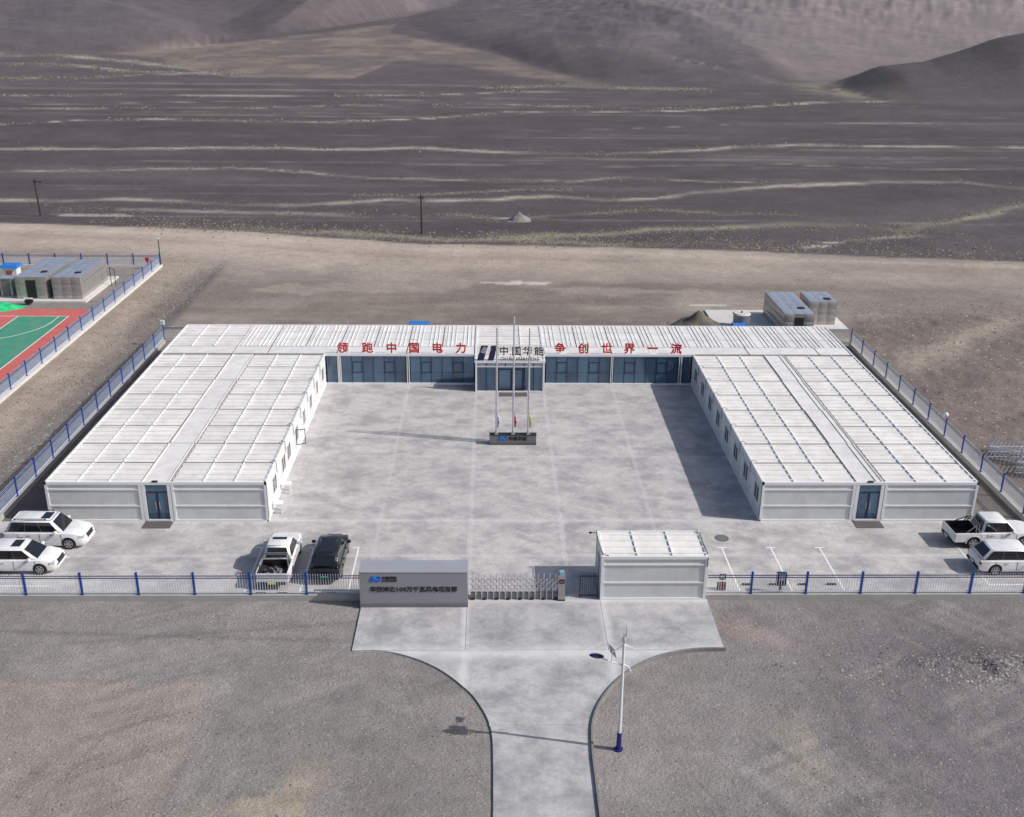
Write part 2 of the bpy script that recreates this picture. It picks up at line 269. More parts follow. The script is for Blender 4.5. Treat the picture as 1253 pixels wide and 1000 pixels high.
def colour(X, Y):
    c = lambda *a: np.array(lin(a))
    n1 = fbm(X, Y, 22, 5, 101); n2 = fbm(X, Y, 5, 4, 102); n3 = fbm(X, Y*2.2, 60, 4, 103); n4 = fbm(X*.25, Y*2, 9, 4, 104)
    col = np.empty(X.shape+(3,)); col[:] = c(133, 129, 126)
    def mix(k, m):
        nonlocal col
        m = np.clip(m, 0, 1)[..., None]; col = col*(1-m)+k*m
    def mixf(k, m): mix(k, m)
    # foreground: gravel with warm and cold patches
    fg = 1-sm(-9, -7, Y)
    mix(c(142, 137, 134), fg*sm(.0, .14, n1)*.8); mix(c(112, 108, 107), fg*sm(.0, .14, -n1)*.7)
    mix(c(122, 116, 119), fg*sm(6, 20, X)*.65)
    mix(c(152, 142, 135), fg*sm(-16.6, -17.1, Y)*0+fg*(1-sm(-17.3, -16.9, Y+.15*n2))*(1-sm(-15.6, -15.1, X+.5*n2))*.75)
    mix(c(172, 150, 136), fg*np.exp(-((Y+17.15)/.14)**2)*(1-sm(-16.5, -15.5, X))*.7*sm(-.12, .08, fbm(X, Y, 3, 3, 7)))
    mix(c(164, 152, 136), fg*np.exp(-(((X+10.8)/2.6)**2+((Y+25.2)/2.0)**2))*sm(-.12, .10, fbm(X, Y, 1.6, 3, 8)))
    mix(c(156, 148, 136), fg*np.exp(-(((X-13.2)/2.0)**2+((Y+22.6)/2.6)**2))*sm(-.12, .12, fbm(X, Y, 1.8, 3, 18))*.8)
    mix(c(160, 142, 134), fg*np.exp(-(((X-12.5)/1.6)**2+((Y+12.8-.6*(X-12.5)*-1)/1.1)**2))*.55)
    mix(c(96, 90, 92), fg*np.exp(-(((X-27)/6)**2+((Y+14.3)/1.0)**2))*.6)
    # scraped bands left by the grader
    for a_, st_, m_ in ((R(28), .30, 1), (R(-52), .34, sm(2, 10, X)), (R(75), .22, sm(-2, -8, X)*sm(-15, -18, Y))):
        p_ = X*math.cos(a_)+Y*math.sin(a_); q_ = -X*math.sin(a_)+Y*math.cos(a_); s_ = fbm(p_/7, q_/.55, 1, 4, int(900+st_*100)); w_ = sm(-.02, .16, fbm(X, Y, 6, 3, int(950+st_*100)))
        mix(c(100, 97, 95), fg*m_*w_*sm(.04, .2, s_)*st_*.9); mix(c(158, 152, 147), fg*m_*w_*sm(.04, .2, -s_)*st_*.8)
    # tyre tracks
    for a, b, d, wd in ((( 6.3, -22.6), (7.9, -26.3), 0, .07), ((6.75, -22.5), (8.35, -26.2), 0, .07), ((-5.6, -16.8), (-4.0, -21.0), 0, .08), ((-6.1, -16.8), (-4.5, -21), 0, .08),
                        ((17, -17), (22, -24), 0, .12), ((17.9, -17), (22.9, -24), 0, .12), ((-24, -13.6), (-9, -11.6), 0, .22), ((-28, -12.4), (-9, -13.4), 0, .2)):
        a = np.array(a); b = np.array(b); dd = b-a; L = np.hypot(*dd); t = ((X-a[0])*dd[0]+(Y-a[1])*dd[1])/L/L
        s = np.abs((X-a[0])*dd[1]-(Y-a[1])*dd[0])/L+.12*n2
        k = np.exp(-(s/wd)**2)*sm(-.1, .1, t)*(1-sm(.9, 1.1, t))
        mix(c(104, 100, 98), k*.42)
    # back yard
    by = sm(28, 34, Y)
    mix(c(140, 131, 122), by*(1-sm(-.05, .12, n1)*.4)); mix(c(120, 112, 106), by*sm(.0, .18, n4)*.7)
    mix(c(158, 148, 137), by*sm(.03, .16, fbm(X, Y*1.6, 12, 4, 61))*.7)
    mix(c(112, 103, 98), sm(36, 40, Y)*(1-sm(49, 52, Y+6*n2))*(1-sm(18, 26, X))*sm(-30, -20, X)*.35)
    # right churned
    rc = sm(33.5, 36, X)*sm(-8, 0, Y)*(1-sm(44, 50, Y-.25*(X-36)+10*n1))
    mix(c(116, 107, 102), rc*.9); mix(c(134, 122, 114), rc*sm(.02, .18, fbm(X, Y, 4, 3, 66))*.6)
    mix(c(176, 164, 148), sm(34, 37, X)*np.exp(-((Y-31-.9*(X-38)-8*n1)/2.0)**2)*(1-sm(50, 58, X))*.5)
    # left of the camp
    lb = (1-sm(-34.5, -33.6, X))*sm(-8, 0, Y)
    mix(c(126, 119, 113), lb*(1-sm(60, 70, Y))*.9)
    e = X-(-37.2+1.8*n1*2)
    mix(c(158, 146, 133), lb*(1-sm(-1.4, .3, e))*(1-sm(66, 74, Y))*.85)
    mix(c(140, 130, 120), lb*(1-sm(-2.2, -1.2, e))*(1-sm(60, 70, Y))*sm(-.05, .1, fbm(X, Y, 2.4, 3, 67))*.6)
    mix(c(138, 132, 128), (1-sm(-43, -42, X))*(1-sm(66, 67, Y))*sm(0, 1, Y))
    # narrow strips between wings and fences
    st = (sm(29.9, 30.1, np.abs(X)))*(1-sm(33, 33.3, np.abs(X)))*sm(-1, 0, Y)*(1-sm(36, 37, Y)); mix(c(112, 106, 102), st*.8)
    # dirt road
    up = ip(X, ROAD_UP); d = Y-up
    rd = (1-sm(-.6, .6, d+1.2*n2))*sm(-20, -12, d+6*n1)*sm(40, 50, Y)
    mix(c(178, 165, 153), rd*(1-sm(-30, 50, X)*.6)*.9)
    mix(c(196, 181, 168), rd*np.exp(-((d+3.2+1.5*n1)/1.1)**2)*.45); mix(c(148, 137, 126), rd*np.exp(-((d+7.5+2*n1)/1.0)**2)*.5)
    for cx, cy, rx, ry in ((1.9, 60.0, 4.2, .75), (22.6, 50.9, 2, .4)):
        mix(c(196, 192, 186), .85*(1-sm(.7, 1.15, np.hypot((X-cx)/rx, (Y-cy)/ry)+.9*fbm(X, Y, 1.2, 3, 88))))
    # dark plain
    pl = sm(-.6, .6, d+1.5*n2)
    mix(c(89, 82, 85), pl)
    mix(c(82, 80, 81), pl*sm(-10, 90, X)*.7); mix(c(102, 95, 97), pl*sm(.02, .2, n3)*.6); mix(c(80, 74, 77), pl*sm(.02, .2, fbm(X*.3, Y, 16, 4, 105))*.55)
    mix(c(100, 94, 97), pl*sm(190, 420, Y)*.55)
    for s, k, P in STREAKS:
        P = np.array(P); yc = np.interp(X, P[:, 0], P[:, 1]); hw = .5*np.interp(X, P[:, 0], P[:, 2])
        L = P[-1, 0]-P[0, 0]; e = .06*L if P[0, 0] > -48 or L < 100 else .3*L
        inx = sm(P[0, 0]-e, P[0, 0]+.2*e, X)*(1-sm(P[-1, 0]-.05*L, P[-1, 0]+.3*L, X))
        q = (Y-yc)/hw+3.6*fbm(X, Y, hw.mean()*6, 6, 200+int(hw.mean()*10))
        m = np.exp(-q*q)*inx*pl*s*(.25+1.1*sm(-.2, .15, fbm(X, Y, hw.mean()*9, 3, 300)))
        mix(c(168, 160, 151) if k == 'w' else c(142, 138, 122), m)
        mix(c(118, 118, 88), np.exp(-((q-.5)/.9)**2)*inx*pl*s*sm(.10, .24, fbm(X, Y, hw.mean()*1.8, 3, 301))*(.75 if k == 'g' else .35))
    r_ = np.random.default_rng(5)
    for k in range(34):   # many short thin rills
        y0 = 95+300*r_.random()**1.6; x0 = (r_.random()-.5)*1.0*(y0+75); L = (20+90*r_.random())*(y0/150)**.6; h_ = (.22+.5*r_.random())*(y0/130)**1.5
        yc = y0+5*(y0/150)*fbm(X, X*0+k*7.7, 40, 3, 700+k)+(r_.random()-.5)*.06*(X-x0)
        q = (Y-yc)/h_+2.5*fbm(X, Y, h_*7, 4, 760+k); mix(c(150, 143, 136), np.exp(-q*q)*sm(-L, -L*.6, X-x0)*(1-sm(L*.5, L, X-x0))*pl*(.12+.3*r_.random()))
    # alluvial fan
    fX = X; lo = ip(X, FAN_LO); upf = ip(X, FAN_UP)
    fan = sm(-12, 12, Y-lo+40*n1)*(1-sm(-18, 18, Y-upf))*sm(-205, -185, X)*(1-sm(34, 48, X))
    tex = sm(-.12, .16, fbm(X*1.2, Y*.5, 26, 5, 401))
    mix(c(134, 124, 115), fan*(.3+.7*tex)); mix(c(108, 100, 97), fan*sm(.05, .16, fbm(X, Y*.5, 16, 4, 403))*.7); mix(c(138, 129, 117), fan*sm(.08, .2, fbm(X, Y, 14, 4, 402))*.4)
    # hill slopes lighter and greyer, distance haze put into the colour; faces with gullies
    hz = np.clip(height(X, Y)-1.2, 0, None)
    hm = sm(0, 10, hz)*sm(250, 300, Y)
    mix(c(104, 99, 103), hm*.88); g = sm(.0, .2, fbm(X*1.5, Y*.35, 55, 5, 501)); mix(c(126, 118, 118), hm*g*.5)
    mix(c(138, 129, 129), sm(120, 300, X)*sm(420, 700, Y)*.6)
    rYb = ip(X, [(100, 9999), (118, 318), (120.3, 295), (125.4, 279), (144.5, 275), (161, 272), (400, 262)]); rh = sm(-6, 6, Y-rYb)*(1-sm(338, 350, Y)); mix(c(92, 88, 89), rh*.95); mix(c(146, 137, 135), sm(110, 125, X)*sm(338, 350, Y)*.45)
    mix(c(164, 158, 130), np.exp(-(((X-118)/9)**2+((Y-318-1.0*(118-X))/26)**2))*.7*sm(-.15, .1, fbm(X, Y, 9, 3, 47)))
    mix(c(92, 86, 88), sm(-100, -130, X)*sm(700, 800, Y)*.8)
    mix(c(94, 88, 93), sm(-160, -210, X)*sm(2, 12, hz)*.55)
    for cx, cy, rx, ry in ((-61.5, 98.3, 7, .9), (42.4, 79.9, 2.6, 1.0), (45.5, 82.2, 2, .6), (1.5, 97.5, 5, .6)):
        mix(c(178, 172, 168), .85*(1-sm(.6, 1.15, np.hypot((X-cx)/rx, (Y-cy-.2*(X-cx)*(cx > 40))/ry)+1.0*fbm(X, Y, 1.6, 3, 89))))
    col *= (1+.22*n2+.12*fbm(X, Y, 1.2, 3, 110))[..., None]
    return np.clip(col, .01, .9)
def ground():
    a = np.linspace(1022, 40, 560); b = np.linspace(39, -11, 120)
    yy = np.concatenate([a, b]); ang = .3774+np.arctan((yy-500)/1296.5)
    D = 32.1/np.tan(ang); Yr = D-61.1
    Yr = np.concatenate([[-900, -400, -200, -120, -80, -60, -45, -36, -30], Yr, [9500.]])
    u = np.linspace(-1, 1, 640); u = np.concatenate([[-4, -2.5, -1.7, -1.3, -1.12], u, [1.12, 1.3, 1.7, 2.5, 4]])
    W = .53*(np.abs(Yr+75))+8; W[:9] = np.maximum(W[:9], 60)
    X = u[None, :]*W[:, None]; Y = np.repeat(Yr[:, None], len(u), 1)
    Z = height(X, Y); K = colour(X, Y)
    n, m = X.shape
    me = bpy.data.meshes.new('desert_ground'); me.vertices.add(n*m)
    me.vertices.foreach_set('co', np.stack([X, Y, Z], -1).astype(np.float32).ravel())
    i = np.arange((n-1)*(m-1)); r, c_ = i//(m-1), i % (m-1); v0 = r*m+c_
    q = np.stack([v0, v0+1, v0+m+1, v0+m], -1).astype(np.int32)
    me.loops.add(q.size); me.loops.foreach_set('vertex_index', q.ravel())
    me.polygons.add(len(q)); me.polygons.foreach_set('loop_start', (np.arange(len(q))*4).astype(np.int32))
    me.update(calc_edges=True); me.polygons.foreach_set('use_smooth', np.ones(len(q), bool))
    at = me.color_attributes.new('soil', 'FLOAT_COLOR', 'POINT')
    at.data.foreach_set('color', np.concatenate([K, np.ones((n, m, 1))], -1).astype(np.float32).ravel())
    mt = bpy.data.materials.new('desert_soil'); mt.use_nodes = True; N = mt.node_tree.nodes; L = mt.node_tree.links; bs = N['Principled BSDF']
    bs.inputs['Roughness'].default_value = .95; bs.inputs['Specular IOR Level'].default_value = .15
    A = N.new('ShaderNodeAttribute'); A.attribute_name = 'soil'; G = N.new('ShaderNodeNewGeometry')
    fac = None
    for sc, det, lo, hi, a0, a1 in ((15., 12, .32, .68, .50, 1.50), (.9, 14, .25, .75, .74, 1.26), (.045, 14, .25, .75, .70, 1.30), (24., 2, .62, .72, 1., 1.8), (17., 2, .30, .38, .5, 1.)):
        t = N.new('ShaderNodeTexNoise'); t.inputs['Scale'].default_value = sc; t.inputs['Detail'].default_value = det; t.inputs['Roughness'].default_value = .5 if det < 10 else .8; L.new(G.outputs['Position'], t.inputs[0])
        r = N.new('ShaderNodeMapRange'); L.new(t.outputs[0], r.inputs[0])
        for k, v in ((1, lo), (2, hi), (3, a0), (4, a1)): r.inputs[k].default_value = v
        if fac is None: fac = r.outputs[0]
        else:
            mu = N.new('ShaderNodeMath'); mu.operation = 'MULTIPLY'; L.new(fac, mu.inputs[0]); L.new(r.outputs[0], mu.inputs[1]); fac = mu.outputs[0]
    vm = N.new('ShaderNodeVectorMath'); vm.operation = 'SCALE'; L.new(A.outputs['Color'], vm.inputs[0]); L.new(fac, vm.inputs['Scale']); L.new(vm.outputs[0], bs.inputs['Base Color'])
    t = N.new('ShaderNodeTexNoise'); t.inputs['Scale'].default_value = 7; t.inputs['Detail'].default_value = 5; L.new(G.outputs['Position'], t.inputs[0])
    bp = N.new('ShaderNodeBump'); bp.inputs['Distance'].default_value = .05; L.new(t.outputs[0], bp.inputs['Height']); L.new(bp.outputs[0], bs.inputs['Normal'])
    me.materials.append(mt)
    ob('desert_ground', me, kind='structure')
ground()
def scatter(name, xs, ys, ss, zs, m, label, cat, flat=.6):
    """thousands of small angular lumps in one mesh"""
    n = len(xs); base = np.array([(1,0,0),(.3,.95,0),(-.8,.6,0),(-.8,-.6,0),(.3,-.95,0),(.1,.05,1)])
    ang = rng.uniform(0, 6.28, n); s = ss[:, None]*rng.uniform(.6, 1.3, (n, 6)); ca, sa = np.cos(ang)[:, None], np.sin(ang)[:, None]
    bx = base[None, :, 0]*s; by = base[None, :, 1]*s; bz = base[None, :, 2]*s*flat
    V = np.stack([xs[:, None]+bx*ca-by*sa, ys[:, None]+bx*sa+by*ca, zs[:, None]-.01+bz], -1).reshape(-1, 3)
    T = np.array([(0,1,5),(1,2,5),(2,3,5),(3,4,5),(4,0,5)]); Fc = (T[None]+6*np.arange(n)[:, None, None]).reshape(-1, 3)
    me = bpy.data.meshes.new(name); me.vertices.add(len(V)); me.vertices.foreach_set('co', V.astype(np.float32).ravel())
    me.loops.add(Fc.size); me.loops.foreach_set('vertex_index', Fc.astype(np.int32).ravel()); me.polygons.add(len(Fc))
    me.polygons.foreach_set('loop_start', (np.arange(len(Fc))*3).astype(np.int32)); me.update(calc_edges=True); me.materials.append(m)
    return ob(name, me, label=label, cat=cat, kind='stuff')
def free(X, Y):   # where loose stones may lie
    out = (np.abs(X) > 34.3) | (Y < -10.2) | (Y > 44)
    drive = (Y > -14.6) & (Y < -9) & (X > -9.2) & (X < 11.2) | ((Y <= -14.6) & (X > -1.9-7.6*np.clip((Y+20.5)/6, 0, 1)**2.2) & (X < 3.4+8*np.clip((Y+20.5)/6, 0, 1)**2.2))
    left = (X < -41) & (X > -75) & (Y < 69)
    pad = (X > 21) & (X < 36) & (Y > 40) & (Y < 50)
    return out & ~drive & ~left & ~pad
def put(n, x0, x1, y0, y1): return rng.uniform(x0, x1, n), rng.uniform(y0, y1, n)
m_pale = mat('pale_pebble', (168, 163, 160), .95, var=.25, scale=.6); m_dark = mat('dark_pebble', (92, 86, 84), .95, var=.25, scale=.6)
for nm, m_, k, lab in (('pale_stones', m_pale, 22000, 'pale grey stones strewn over the gravel in front of and around the camp'), ('dark_stones', m_dark, 26000, 'dark brown stones strewn over the gravel in front of and around the camp')):
    x, y = put(k, -36, 36, -29, -9.8); dens = sm(-.15, .2, fbm(x, y, 5, 3, 601+k)); kp = free(x, y) & (rng.random(k) < .25+dens); x, y = x[kp], y[kp]
    s = .02+.05*rng.random(len(x))**3
    x2, y2 = put(k//3, 35, 66, -4, 52); kp = free(x2, y2) & (rng.random(len(x2)) < .7); x2, y2 = x2[kp], y2[kp]; s2 = .04+.10*rng.random(len(x2))**3
    x3, y3 = put(k//4, -41, -34.5, -4, 70); s3 = .03+.08*rng.random(len(x3))**3
    x4, y4 = 26.5+5.0*rng.standard_normal(k//14), -15.9+.95*rng.standard_normal(k//14); kp = x4 < 36; x4, y4 = x4[kp], y4[kp]; s4 = .03+.07*rng.random(len(x4))**3
    x5, y5 = put(k//9, -60, 70, 50, 78); kp = free(x5, y5); x5, y5 = x5[kp], y5[kp]; s5 = .04+.08*rng.random(len(x5))**2
    xx = np.concatenate([x, x2, x3, x4, x5]); yy = np.concatenate([y, y2, y3, y4, y5]); s = np.concatenate([s, s2, s3, s4, s5])
    scatter(nm, xx, yy, s, height(xx, yy), m_, lab, 'stones')
# desert scrub along the washes
m_scrub = mat('dry_scrub', (120, 117, 96), .95, var=.3, scale=.3); m_scrub2 = mat('dark_scrub', (84, 84, 62), .95, var=.3, scale=.3); m_rock = mat('wash_boulder', (150, 144, 136), .95, var=.2, scale=.3)
for nm, m_, k, sz, lab in (('dry_scrub', m_scrub, 620, .20, 'pale olive tufts of desert scrub along the sandy washes'), ('dark_scrub', m_scrub2, 460, .21, 'dark olive bushes dotted along the washes beyond the road'), ('wash_boulders', m_rock, 520, .15, 'pale boulders and cobbles lying in the sandy washes')):
    xs = []; ys = []; ss = []
    for s, kk, P in STREAKS[:-3]:
        P = np.array(P); n = int(k*s*(2.2 if kk == 'g' else 1)); x = rng.uniform(P[0, 0]-10, P[-1, 0]+10, n)
        y = np.interp(x, P[:, 0], P[:, 1])+np.interp(x, P[:, 0], P[:, 2])*rng.standard_normal(n)*.9
        kp = fbm(x, y, 12, 3, 777) > -.08; xs.append(x[kp]); ys.append(y[kp]); ss.append(sz*(.35+1.2*rng.random(kp.sum())**2)*np.clip(y[kp]/160, .7, 1.9))
    x = rng.uniform(-60, 90, k*2); y = ip(x, ROAD_UP)+3.5+3*rng.standard_normal(k*2); kp = (y > ip(x, ROAD_UP)+.5); xs.append(x[kp]); ys.append(y[kp]); ss.append(sz*.8*(.4+rng.random(kp.sum())))
    xs, ys, ss = map(np.concatenate, (xs, ys, ss)); scatter(nm, xs, ys, ss, height(xs, ys), m_, lab, 'scrub' if 'scrub' in nm else 'boulders', .8)
# ------------------------------------------------------------------ paving
def paving(name, xs, ys, z, m, th=.16, gap=.004, **k):
    e = empty(name, kind='structure')
    for x0, x1 in zip(xs, xs[1:]):
        for y0, y1 in zip(ys, ys[1:]):
            cx, cy = (x0+x1)/2, (y0+y1)/2
            ob('concrete_slab', (MB().box(x0-cx+gap, x1-cx-gap, y0-cy+gap, y1-cy-gap, -th, 0), m), e, (cx, cy, z+random.uniform(-.002, .002)))
    return e
paving('court_paving', [-15.9, -14.7, -8.7, -2.85, 2.95, 8.9, 14.8, 15.9], [0, 5.1, 10.2, 15.3, 20.4, 25.55], .02, MT['conc'])
paving('parking_pavement', [-33, -26.9, -20.8, -14.7, -8.7, -2.85, 2.95, 8.9, 14.8, 20.8, 26.9, 33.2], [-9.3, -4.45, 0], .02, MT['conc'])
def catmull(P, k=6):
    P = [P[0]]+P+[P[-1]]; out = []
    for i in range(1, len(P)-2):
        for j in range(k):
            t = j/k; a, b, c, d = (np.array(P[i+q]) for q in (-1, 0, 1, 2))
            out.append(tuple(.5*((2*b)+(-a+c)*t+(2*a-5*b+4*c-d)*t*t+(-a+3*b-3*c+d)*t**3)))
    return out+[P[-2]]
CL = catmull([(-8.72, -14.36), (-6.7, -14.5), (-4.5, -15.7), (-2.8, -17.6), (-1.96, -19.2), (-1.52, -20.85), (-1.44, -23.3), (-1.45, -27)])
CR = catmull([(10.67, -14.36), (8.9, -14.45), (6.86, -15.13), (5.23, -16.46), (4.03, -18.11), (3.26, -19.98), (3.02, -22.0), (2.98, -24.5), (2.97, -27)])
dw = empty('entrance_drive', kind='structure')
for x0, x1 in ((-8.78, -2.9), (-2.88, 4.6), (4.62, 10.68)):
    o = ob('concrete_slab', (MB().prism([(x0, -14.34), (x1, -14.34), (x1, -9.32), (x0, -9.32)], -.2, .02), MT['apron']), dw)
poly = [(x, y) for x, y in CL if y > -20.4]+[(-1.62, -20.4), (3.2, -20.4)]+[(x, y) for x, y in reversed(CR) if y > -20.3]
ob('concrete_slab', (MB().prism(poly, -.2, .021), MT['apron']), dw)
poly = [p for p in poly[:0]]+[(-1.62, -20.41)]+[(x, y) for x, y in CL if y <= -20.45]+[(x, y) for x, y in reversed(CR) if y <= -20.45]+[(3.2, -20.41)]
ob('concrete_slab', (MB().prism(poly, -.2, .019), MT['apron']), dw)
for yy in range(-33, -75, -6): ob('concrete_slab', (MB().box(-1.45, 2.97, yy, yy+5.98, -.2, .02), MT['apron']), dw)
# raised kerb on the right edge of the drive
kb = MB(); cr = [(x+.06, y) for x, y in CR]
for p, q in zip(cr, cr[1:]): kb.bar((p[0], p[1], .03), (q[0], q[1], .03), .10, .22)
ob('drive_kerb', kb.mesh('drive_kerb', 'dkerb'), kind='structure')
# painted parking lines
pl = empty('parking_lines', kind='structure')
def line(x0, x1, y0, y1): ob('painted_line', (MB().box(x0, x1, y0, y1, .021, .026), MT['paint']), pl)
for x in (12.74, 15.78, 18.82, 27.5):
    line(x-.05, x+.05, -8.6 if x < 25 else -7.95, -3.55); line(x-.3, x+.3, -3.54, -3.44)
for x in (-15.6, -12.45, -9.7): line(x-.05, x+.05, -8.6, -3.5); line(x-.35, x+.1, -3.49, -3.39)
for y in (-4.62, -7.92): line(27.56, 32.6, y-.05, y+.05); line(-32.6, -26.9, y-.05, y+.05)
# ------------------------------------------------------------------ container buildings
def roof_panel_mesh():
    prof = [(-1.50, 0)]
    for c in (-1.12, -.37, .38, 1.13): prof += [(c-.05, 0), (c-.04, .08), (c+.04, .08), (c+.05, 0)]
    prof += [(1.50, 0)]
    n = len(prof); mb = MB(); hx = .975
    mb.add([(-hx, y, z) for y, z in prof]+[(hx, y, z) for y, z in prof]+[(-hx, -1.50, -.06), (hx, -1.50, -.06), (-hx, 1.50, -.06), (hx, 1.50, -.06)],
           [(i, n+i, n+i+1, i+1) for i in range(n-1)]+[(0, 2*n, 2*n+1, n), (n-1, 2*n-1, 2*n+3, 2*n+2), tuple(range(n))+(2*n+2, 2*n), tuple(range(2*n-1, n-1, -1))+(2*n+1, 2*n+3)])
    return mb.mesh('roof_panel', 'roof')
RP = roof_panel_mesh()
BAT = MB().hexa([(-.04,-1.53,0),(.04,-1.53,0),(.04,1.53,0),(-.04,1.53,0)], [(-.03,-1.53,.072),(.03,-1.53,.072),(.03,1.53,.072),(-.03,1.53,.072)]).mesh('roof_batten', 'frame')
PY = 25.5/8; ZR = 2.73
def panel(par, x, y, rot=0, sc=(1, 1, 1), mesh=None):
    o = ob('roof_panel', mesh or RP, par, (x, y, ZR+random.uniform(-.006, .006)), rz=rot); o.scale = sc; return o
def batten(par, x, y, rot=0, sy=1.0):
    o = ob('roof_batten', BAT, par, (x+random.uniform(-.015, .015), y, ZR+.005), rz=rot+random.uniform(-.014, .014)); o.scale = (1, sy, 1); return o
WIN_F = MB().box(-.62, .62, -.03, .03, -.6, -.54).box(-.62, .62, -.03, .03, .54, .6).box(-.62, -.56, -.03, .03, -.54, .54).box(.56, .62, -.03, .03, -.54, .54).box(-.035, .035, -.03, .03, -.54, .54).mesh('window', 'frame')
WIN_P = MB().box(-.25, .25, -.008, .008, -.53, .53).mesh('pane', 'dglass')
DOOR = MB().box(-.45, .45, -.02, .02, -1.03, 1.03).box(-.36, .36, -.026, .026, .2, .9).box(-.36, .36, -.026, .026, -.9, .05).mesh('side_door', 'frame')
DHAN = MB().box(-.06, .06, -.05, .05, -.015, .015).mesh('handle', 'black')
BENCH = None
def side_wall(par, x, nx, openings=True, rows=8, y0=0., opts=None):
    """x: wall plane, nx: outward normal (+1/-1)"""
    for i in range(rows):
        a = y0+i*PY; b = a+PY
        ob('wall_panel', (MB().box(-.03, .03, -(PY-.16)/2, (PY-.16)/2, .14-1.4, 2.6-1.4), MT['wall']), par, (x-nx*.05, (a+b)/2, 1.4))
        ob('corner_post', (MB().box(-.06, .06, -.075, .075, 0, 2.62), MT['frame']), par, (x-nx*.06, a+.0 if i else a+.08, .0))
        if openings:
            wy = a+(1.22 if nx < 0 else (2.45, 2.5, 1.35, 1.65, 1.6, 1.6, 1.7, 1.6)[i]); dy = a+2.45 if wy-a < 1.9 else a+.85
            wd = ob('window', WIN_F, par, (x+nx*.0, wy, 1.55), rz=math.pi/2)
            for s in (-1, 1): ob('pane', WIN_P, wd, (s*.3, 0, 0))
            dd = ob('side_door', DOOR, par, (x-nx*.005, dy, 1.17), rz=math.pi/2)
            ob('handle', DHAN, dd, (.36, 0, -.05))
    ob('corner_post', (MB().box(-.06, .06, -.075, .075, 0, 2.62), MT['frame']), par, (x-nx*.06, y0+rows*PY-.08, 0))
    ob('bottom_rail', (MB().box(-.05, .05, 0, rows*PY, 0.0, .14), MT['frame']), par, (x-nx*.045, y0, 0))
    ob('roof_beam', (MB().box(-.06, .06, 0, rows*PY, 2.62, 2.80), MT['frame']), par, (x-nx*.06, y0, 0))
def front_wall(par, x0, x1, y=0., ny=-1):
    for z0, z1 in ((.14, 1.09), (1.17, 2.24), (2.32, 2.61)):
        ob('wall_panel', (MB().box(-(x1-x0)/2+.16, (x1-x0)/2-.16, -.03, .03, -(z1-z0)/2, (z1-z0)/2), MT['fwall']), par, ((x0+x1)/2, y-ny*.09, (z0+z1)/2))
    for z in (1.13, 2.28):
        ob('wall_rail', (MB().box(-(x1-x0)/2+.16, (x1-x0)/2-.16, -.055, .05, -.04, .04), MT['frame']), par, ((x0+x1)/2, y-ny*.06, z))
    for x in (x0+.08, x1-.08): ob('corner_post', (MB().box(-.08, .08, -.08, .08, 0, 2.62), MT['frame']), par, (x, y-ny*.08, 0))
    ob('bottom_rail', (MB().box(x0+.16, x1-.16, -.06, .06, 0.02, .14), MT['frame']), par, (0, y-ny*.06, 0))
    ob('roof_beam', (MB().box(x0, x1, -.07, .07, 2.62, 2.80), MT['frame']), par, (0, y-ny*.07, 0))
def glass_door(par, xc, y, w=1.4, z0=.16, z1=2.58, leaves=True):
    fr = ob('door_frame', (MB().box(-w/2-.22, -w/2, -.08, .05, z0-.14, z1+.03).box(w/2, w/2+.22, -.08, .05, z0-.14, z1+.03).box(-w/2, w/2, -.08, .05, z0-.14, z0), MT['frame']), par, (xc, y, 0))
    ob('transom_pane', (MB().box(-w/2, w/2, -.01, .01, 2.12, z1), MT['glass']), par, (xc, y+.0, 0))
    for s in (-1, 1):
        d = ob('door', (MB().box(-w/4+.01, w/4-.01, -.025, .025, z0, z0+.08).box(-w/4+.01, w/4-.01, -.025, .025, 2.02, 2.1).box(-w/4+.01, -w/4+.07, -.025, .025, z0+.08, 2.02).box(w/4-.07, w/4-.01, -.025, .025, z0+.08, 2.02), MT['mull']), par, (xc+s*w/4, y, 0))
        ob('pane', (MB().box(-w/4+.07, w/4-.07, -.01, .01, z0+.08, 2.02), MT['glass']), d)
        ob('handle', (MB().tube((-s*(w/4-.12), -.06, .9), (-s*(w/4-.12), -.06, 1.4), .018), MT['chrome']), d)
